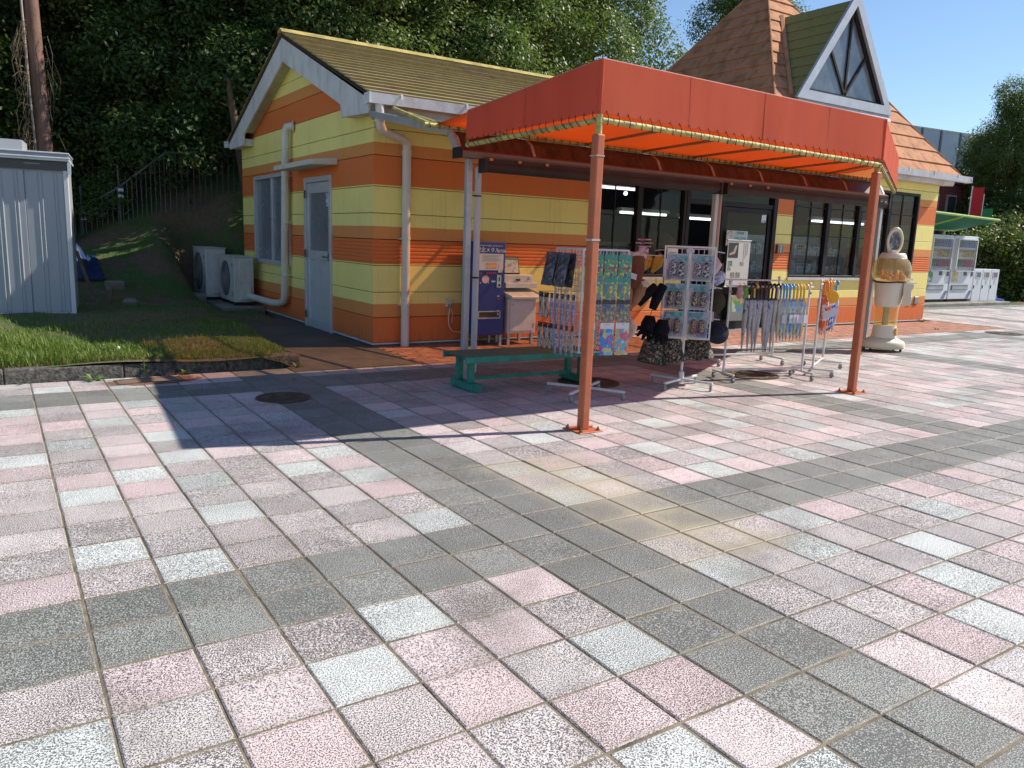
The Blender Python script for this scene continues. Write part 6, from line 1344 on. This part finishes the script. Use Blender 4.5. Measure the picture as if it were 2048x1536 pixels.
# pole-like trunk with dead vine, behind the shed
pt = at(97,320,15.2)
t = thing("vine_trunk", "bare reddish tree trunk with dead hanging vines behind the shed", "tree", (pt.x,pt.y,hill(pt.x,pt.y)-.1), 0)
z0 = hill(pt.x,pt.y); obj("trunk", MB().tube([(0,0,0),(-.02,0,1.2),(-.06,.02,2.4),(-.10,.02,4.2),(-.14,.02,6.5),(-.16,.02,9)],[.16,.145,.135,.125,.11,.08],14), BARKR, t, smooth=True)
VIN = mat("dead_vine",(.20,.145,.10),.95,.3,20); rr = random.Random(4)
obj("climbing_stem", MB().tube([(-.16,-.08,0),(-.19,-.08,1.5),(-.24,-.07,3),(-.28,-.08,5),(-.30,-.06,8)],.022,8), mat("pale_stem",(.36,.32,.28),.9,.2,12), t, smooth=True)
vm = MB()
for k in range(70):
    z = rr.uniform(1.6,4.2); s_ = rr.choice((-1,-1,-1,1)); a_ = Vector((-.10+s_*.12,-.10,z)); L_ = rr.uniform(.15,.75); w_ = s_*rr.uniform(.03,.30)
    vm.tube([a_,a_+Vector((w_*.6,-.05,.05)),a_+Vector((w_,-.05+rr.uniform(-.1,.1),-L_*.4)),a_+Vector((w_*rr.uniform(.5,1.0),rr.uniform(-.1,.1),-L_))],[.006,.005,.004,.002],5)
obj("hanging_vine", vm, VIN, t)
pt = at(440,250,15.6); t = thing("leaning_trunk", "slim leaning tree trunk close to the left eave of the shop", "tree", (pt.x+.35,pt.y-.2,1.2), 0)
obj("trunk", MB().tube([(.22,0,-.2),(.10,0,1.0),(-.05,0,2.0),(-.14,.02,2.6),(-.2,.1,3.2)],[.12,.10,.09,.07,.04],10), mat("brown_bark",(.10,.065,.042),.95,.3,10,.8,30), t, smooth=True); obj("dead_twig", MB().tube([(-.02,0,2.1),(.2,-.05,2.15),(.35,-.1,2.1)],.008,5).tube([(-.1,0,2.6),(-.4,-.1,2.7)],.007,5), VIN, t)
pt = at(34,310,15.5); tag(obj("dead_stake", MB().tube([(pt.x,pt.y,hill(pt.x,pt.y)),(pt.x-.02,pt.y,3.2)],.02,8), VIN), "thin pale stick standing behind the shed roof at far left", "stick")
# ---- grass
def blades(name, rng, n, area, hfun, wid, m, dens=None):
    x = rng.uniform(area[0],area[1],n); y = area[2]+(area[3]-area[2])*rng.uniform(0,1,n)**1.5
    k = np.array([dens(a,b) for a,b in zip(x,y)]) if dens else np.ones(n); keep = rng.uniform(0,1,n) < k; x, y = x[keep], y[keep]; n = len(x)
    z = np.array([hill(a,b) for a,b in zip(x,y)])-.01; h = np.array([hfun(a,b) for a,b in zip(x,y)])*rng.uniform(.45,1.25,n)
    a = rng.uniform(0,2*math.pi,n); bend = rng.uniform(.15,.8,n)*h; dx, dy = np.cos(a), np.sin(a); w = wid*rng.uniform(.6,1.3,n)
    px_, py_ = -dy*w, dx*w
    v = np.zeros((n,5,3)); v[:,0] = np.stack([x-px_,y-py_,z],1); v[:,1] = np.stack([x+px_,y+py_,z],1)
    mx, my, mz = x+dx*bend*.35, y+dy*bend*.35, z+h*.6
    v[:,2] = np.stack([mx+px_*.8,my+py_*.8,mz],1); v[:,3] = np.stack([mx-px_*.8,my-py_*.8,mz],1); v[:,4] = np.stack([x+dx*bend,y+dy*bend,z+h*(1-.25*bend/h)],1)
    me = bpy.data.meshes.new(name); me.vertices.add(n*5); me.vertices.foreach_set("co", v.reshape(-1).astype(np.float32))
    li = np.zeros((n,7),dtype=np.int32); bs = (np.arange(n)*5)[:,None]; li[:,:4] = bs+np.array([0,1,2,3]); li[:,4:] = bs+np.array([3,2,4])
    me.loops.add(n*7); me.loops.foreach_set("vertex_index", li.ravel()); me.polygons.add(n*2)
    ls = np.stack([np.arange(n)*7,np.arange(n)*7+4],1).ravel().astype(np.int32); me.polygons.foreach_set("loop_start", ls); me.polygons.foreach_set("loop_total", np.tile([4,3],n).astype(np.int32)); me.update(calc_edges=True)
    at_ = me.attributes.new("tone",'FLOAT','FACE'); at_.data.foreach_set("value", np.repeat(rng.uniform(0,1,n),2).astype(np.float32)); me.materials.append(m); return me
GRASS = leaf_mat("grass_blade", (.09,.16,.028), (.27,.36,.075), .5, .3, .38); DRY = leaf_mat("dry_grass", (.16,.14,.05), (.30,.25,.10), .7, .2, .3)
rng = np.random.default_rng(5)
def gh(x, y): return (.06+.16*(1-smooth(-.8,1.6,x))*(1-smooth(6.4,9.5,y)))*(.55+.6*(.5+.5*math.sin(x*2.7+1.3*math.sin(y*1.9))*math.sin(y*3.1+x)))
def gd(x, y):
    if (x > 2.66 and y < 10.3) or (x > 2.42 and y < 6.3): return 0
    if x > 3.0: return .25
    q = .5+.5*math.sin(x*1.9+2*math.sin(y*.8))*math.cos(y*1.3-x*.6)
    return (1 if y < 9.0 else (.35 if y < 11 else .3))*(.35+.65*q)
o = obj("lawn_grass", blades("lawn_grass", rng, 90000, (-5,3.6,5.85,14.5), gh, .0042, GRASS, gd), GRASS); tag(o, "green grass of the lawn beside the shop", "grass", kind="stuff")
o = obj("dry_grass", blades("dry_grass", rng, 9000, (-5,2.66,5.82,6.35), lambda x,y:.06, .003, DRY), DRY); tag(o, "straw-coloured grass along the kerb top", "grass", kind="stuff")
def weed(x, y, s, label, seed, n=16, z=0):
    r_ = random.Random(seed); t = thing("weed", label, "weed", (x,y,z), r_.uniform(0,6), "weeds along the kerb and walls"); c_ = []
    for k in range(n):
        a = r_.uniform(0,6.28); L_ = s*r_.uniform(.5,1.1); d_ = Vector((math.cos(a),math.sin(a),0)); p = Vector((-d_.y,d_.x,0)); e = r_.uniform(.3,1.0)
        mb = MB(); mb.add([tuple(d_*.01),tuple(d_*L_*.5+p*L_*.13+Vector((0,0,L_*.45*e))),tuple(d_*L_+Vector((0,0,L_*.5*e))),tuple(d_*L_*.5-p*L_*.13+Vector((0,0,L_*.45*e)))],[(0,1,2,3)]); obj("leaf", mb, WEEDM, t)
WEEDM = mat("weed_green",(.10,.19,.03),.6,.3,30)
weed(.52,5.58,.13,"leafy weed growing from the joint at the foot of the kerb",1); weed(1.35,5.66,.10,"weed at the kerb right of the drain grate",2); weed(-.1,5.6,.06,"small weed at the kerb near the left edge",3,8); weed(2.52,5.7,.10,"tuft of weed at the right end of the kerb",4); weed(17.05,6.85,.14,"weed growing at the right corner of the shop",5,12); weed(2.25,4.95,.05,"tiny weed in a paving joint near the shaded manhole cover",6,8)
weed(15.6,5.75,.09,"small tuft growing from a paving joint in front of the shop's right corner",7,10)
t = thing("dandelion", "dandelion with a round white seed head above the kerb", "dandelion", (.82,5.80,.12), 0); obj("stalk", MB().tube([(0.05,0,0),(.02,0,.06),(-.02,0,.10),(-.05,.0,.15)],.003,5), WEEDM, t); obj("seed_head", MB().lathe([(.002,-.016),(.012,-.011),(.016,0),(.012,.011),(.002,.016)],(-.05,0,.16),8), mat("seed_white",(.6,.58,.52),.9), t)
t = thing("milkweed_stem", "upright leafy green weed standing in front of the kerb", "weed", (.97,5.62,.0), 0); obj("stalk", MB().tube([(0,0,0),(0,.01,.12),(.0,.02,.2)],.004,5), WEEDM, t)
for k in range(10): obj("leaf", MB().add([(0,.01,.06+k*.014),(.02*math.cos(k*2.4),.02*math.sin(k*2.4),.075+k*.014),(.045*math.cos(k*2.4),.045*math.sin(k*2.4),.085+k*.014),(.02*math.cos(k*2.4+.5),.02*math.sin(k*2.4+.5),.07+k*.014)],[(0,1,2,3)]), WEEDM, t)
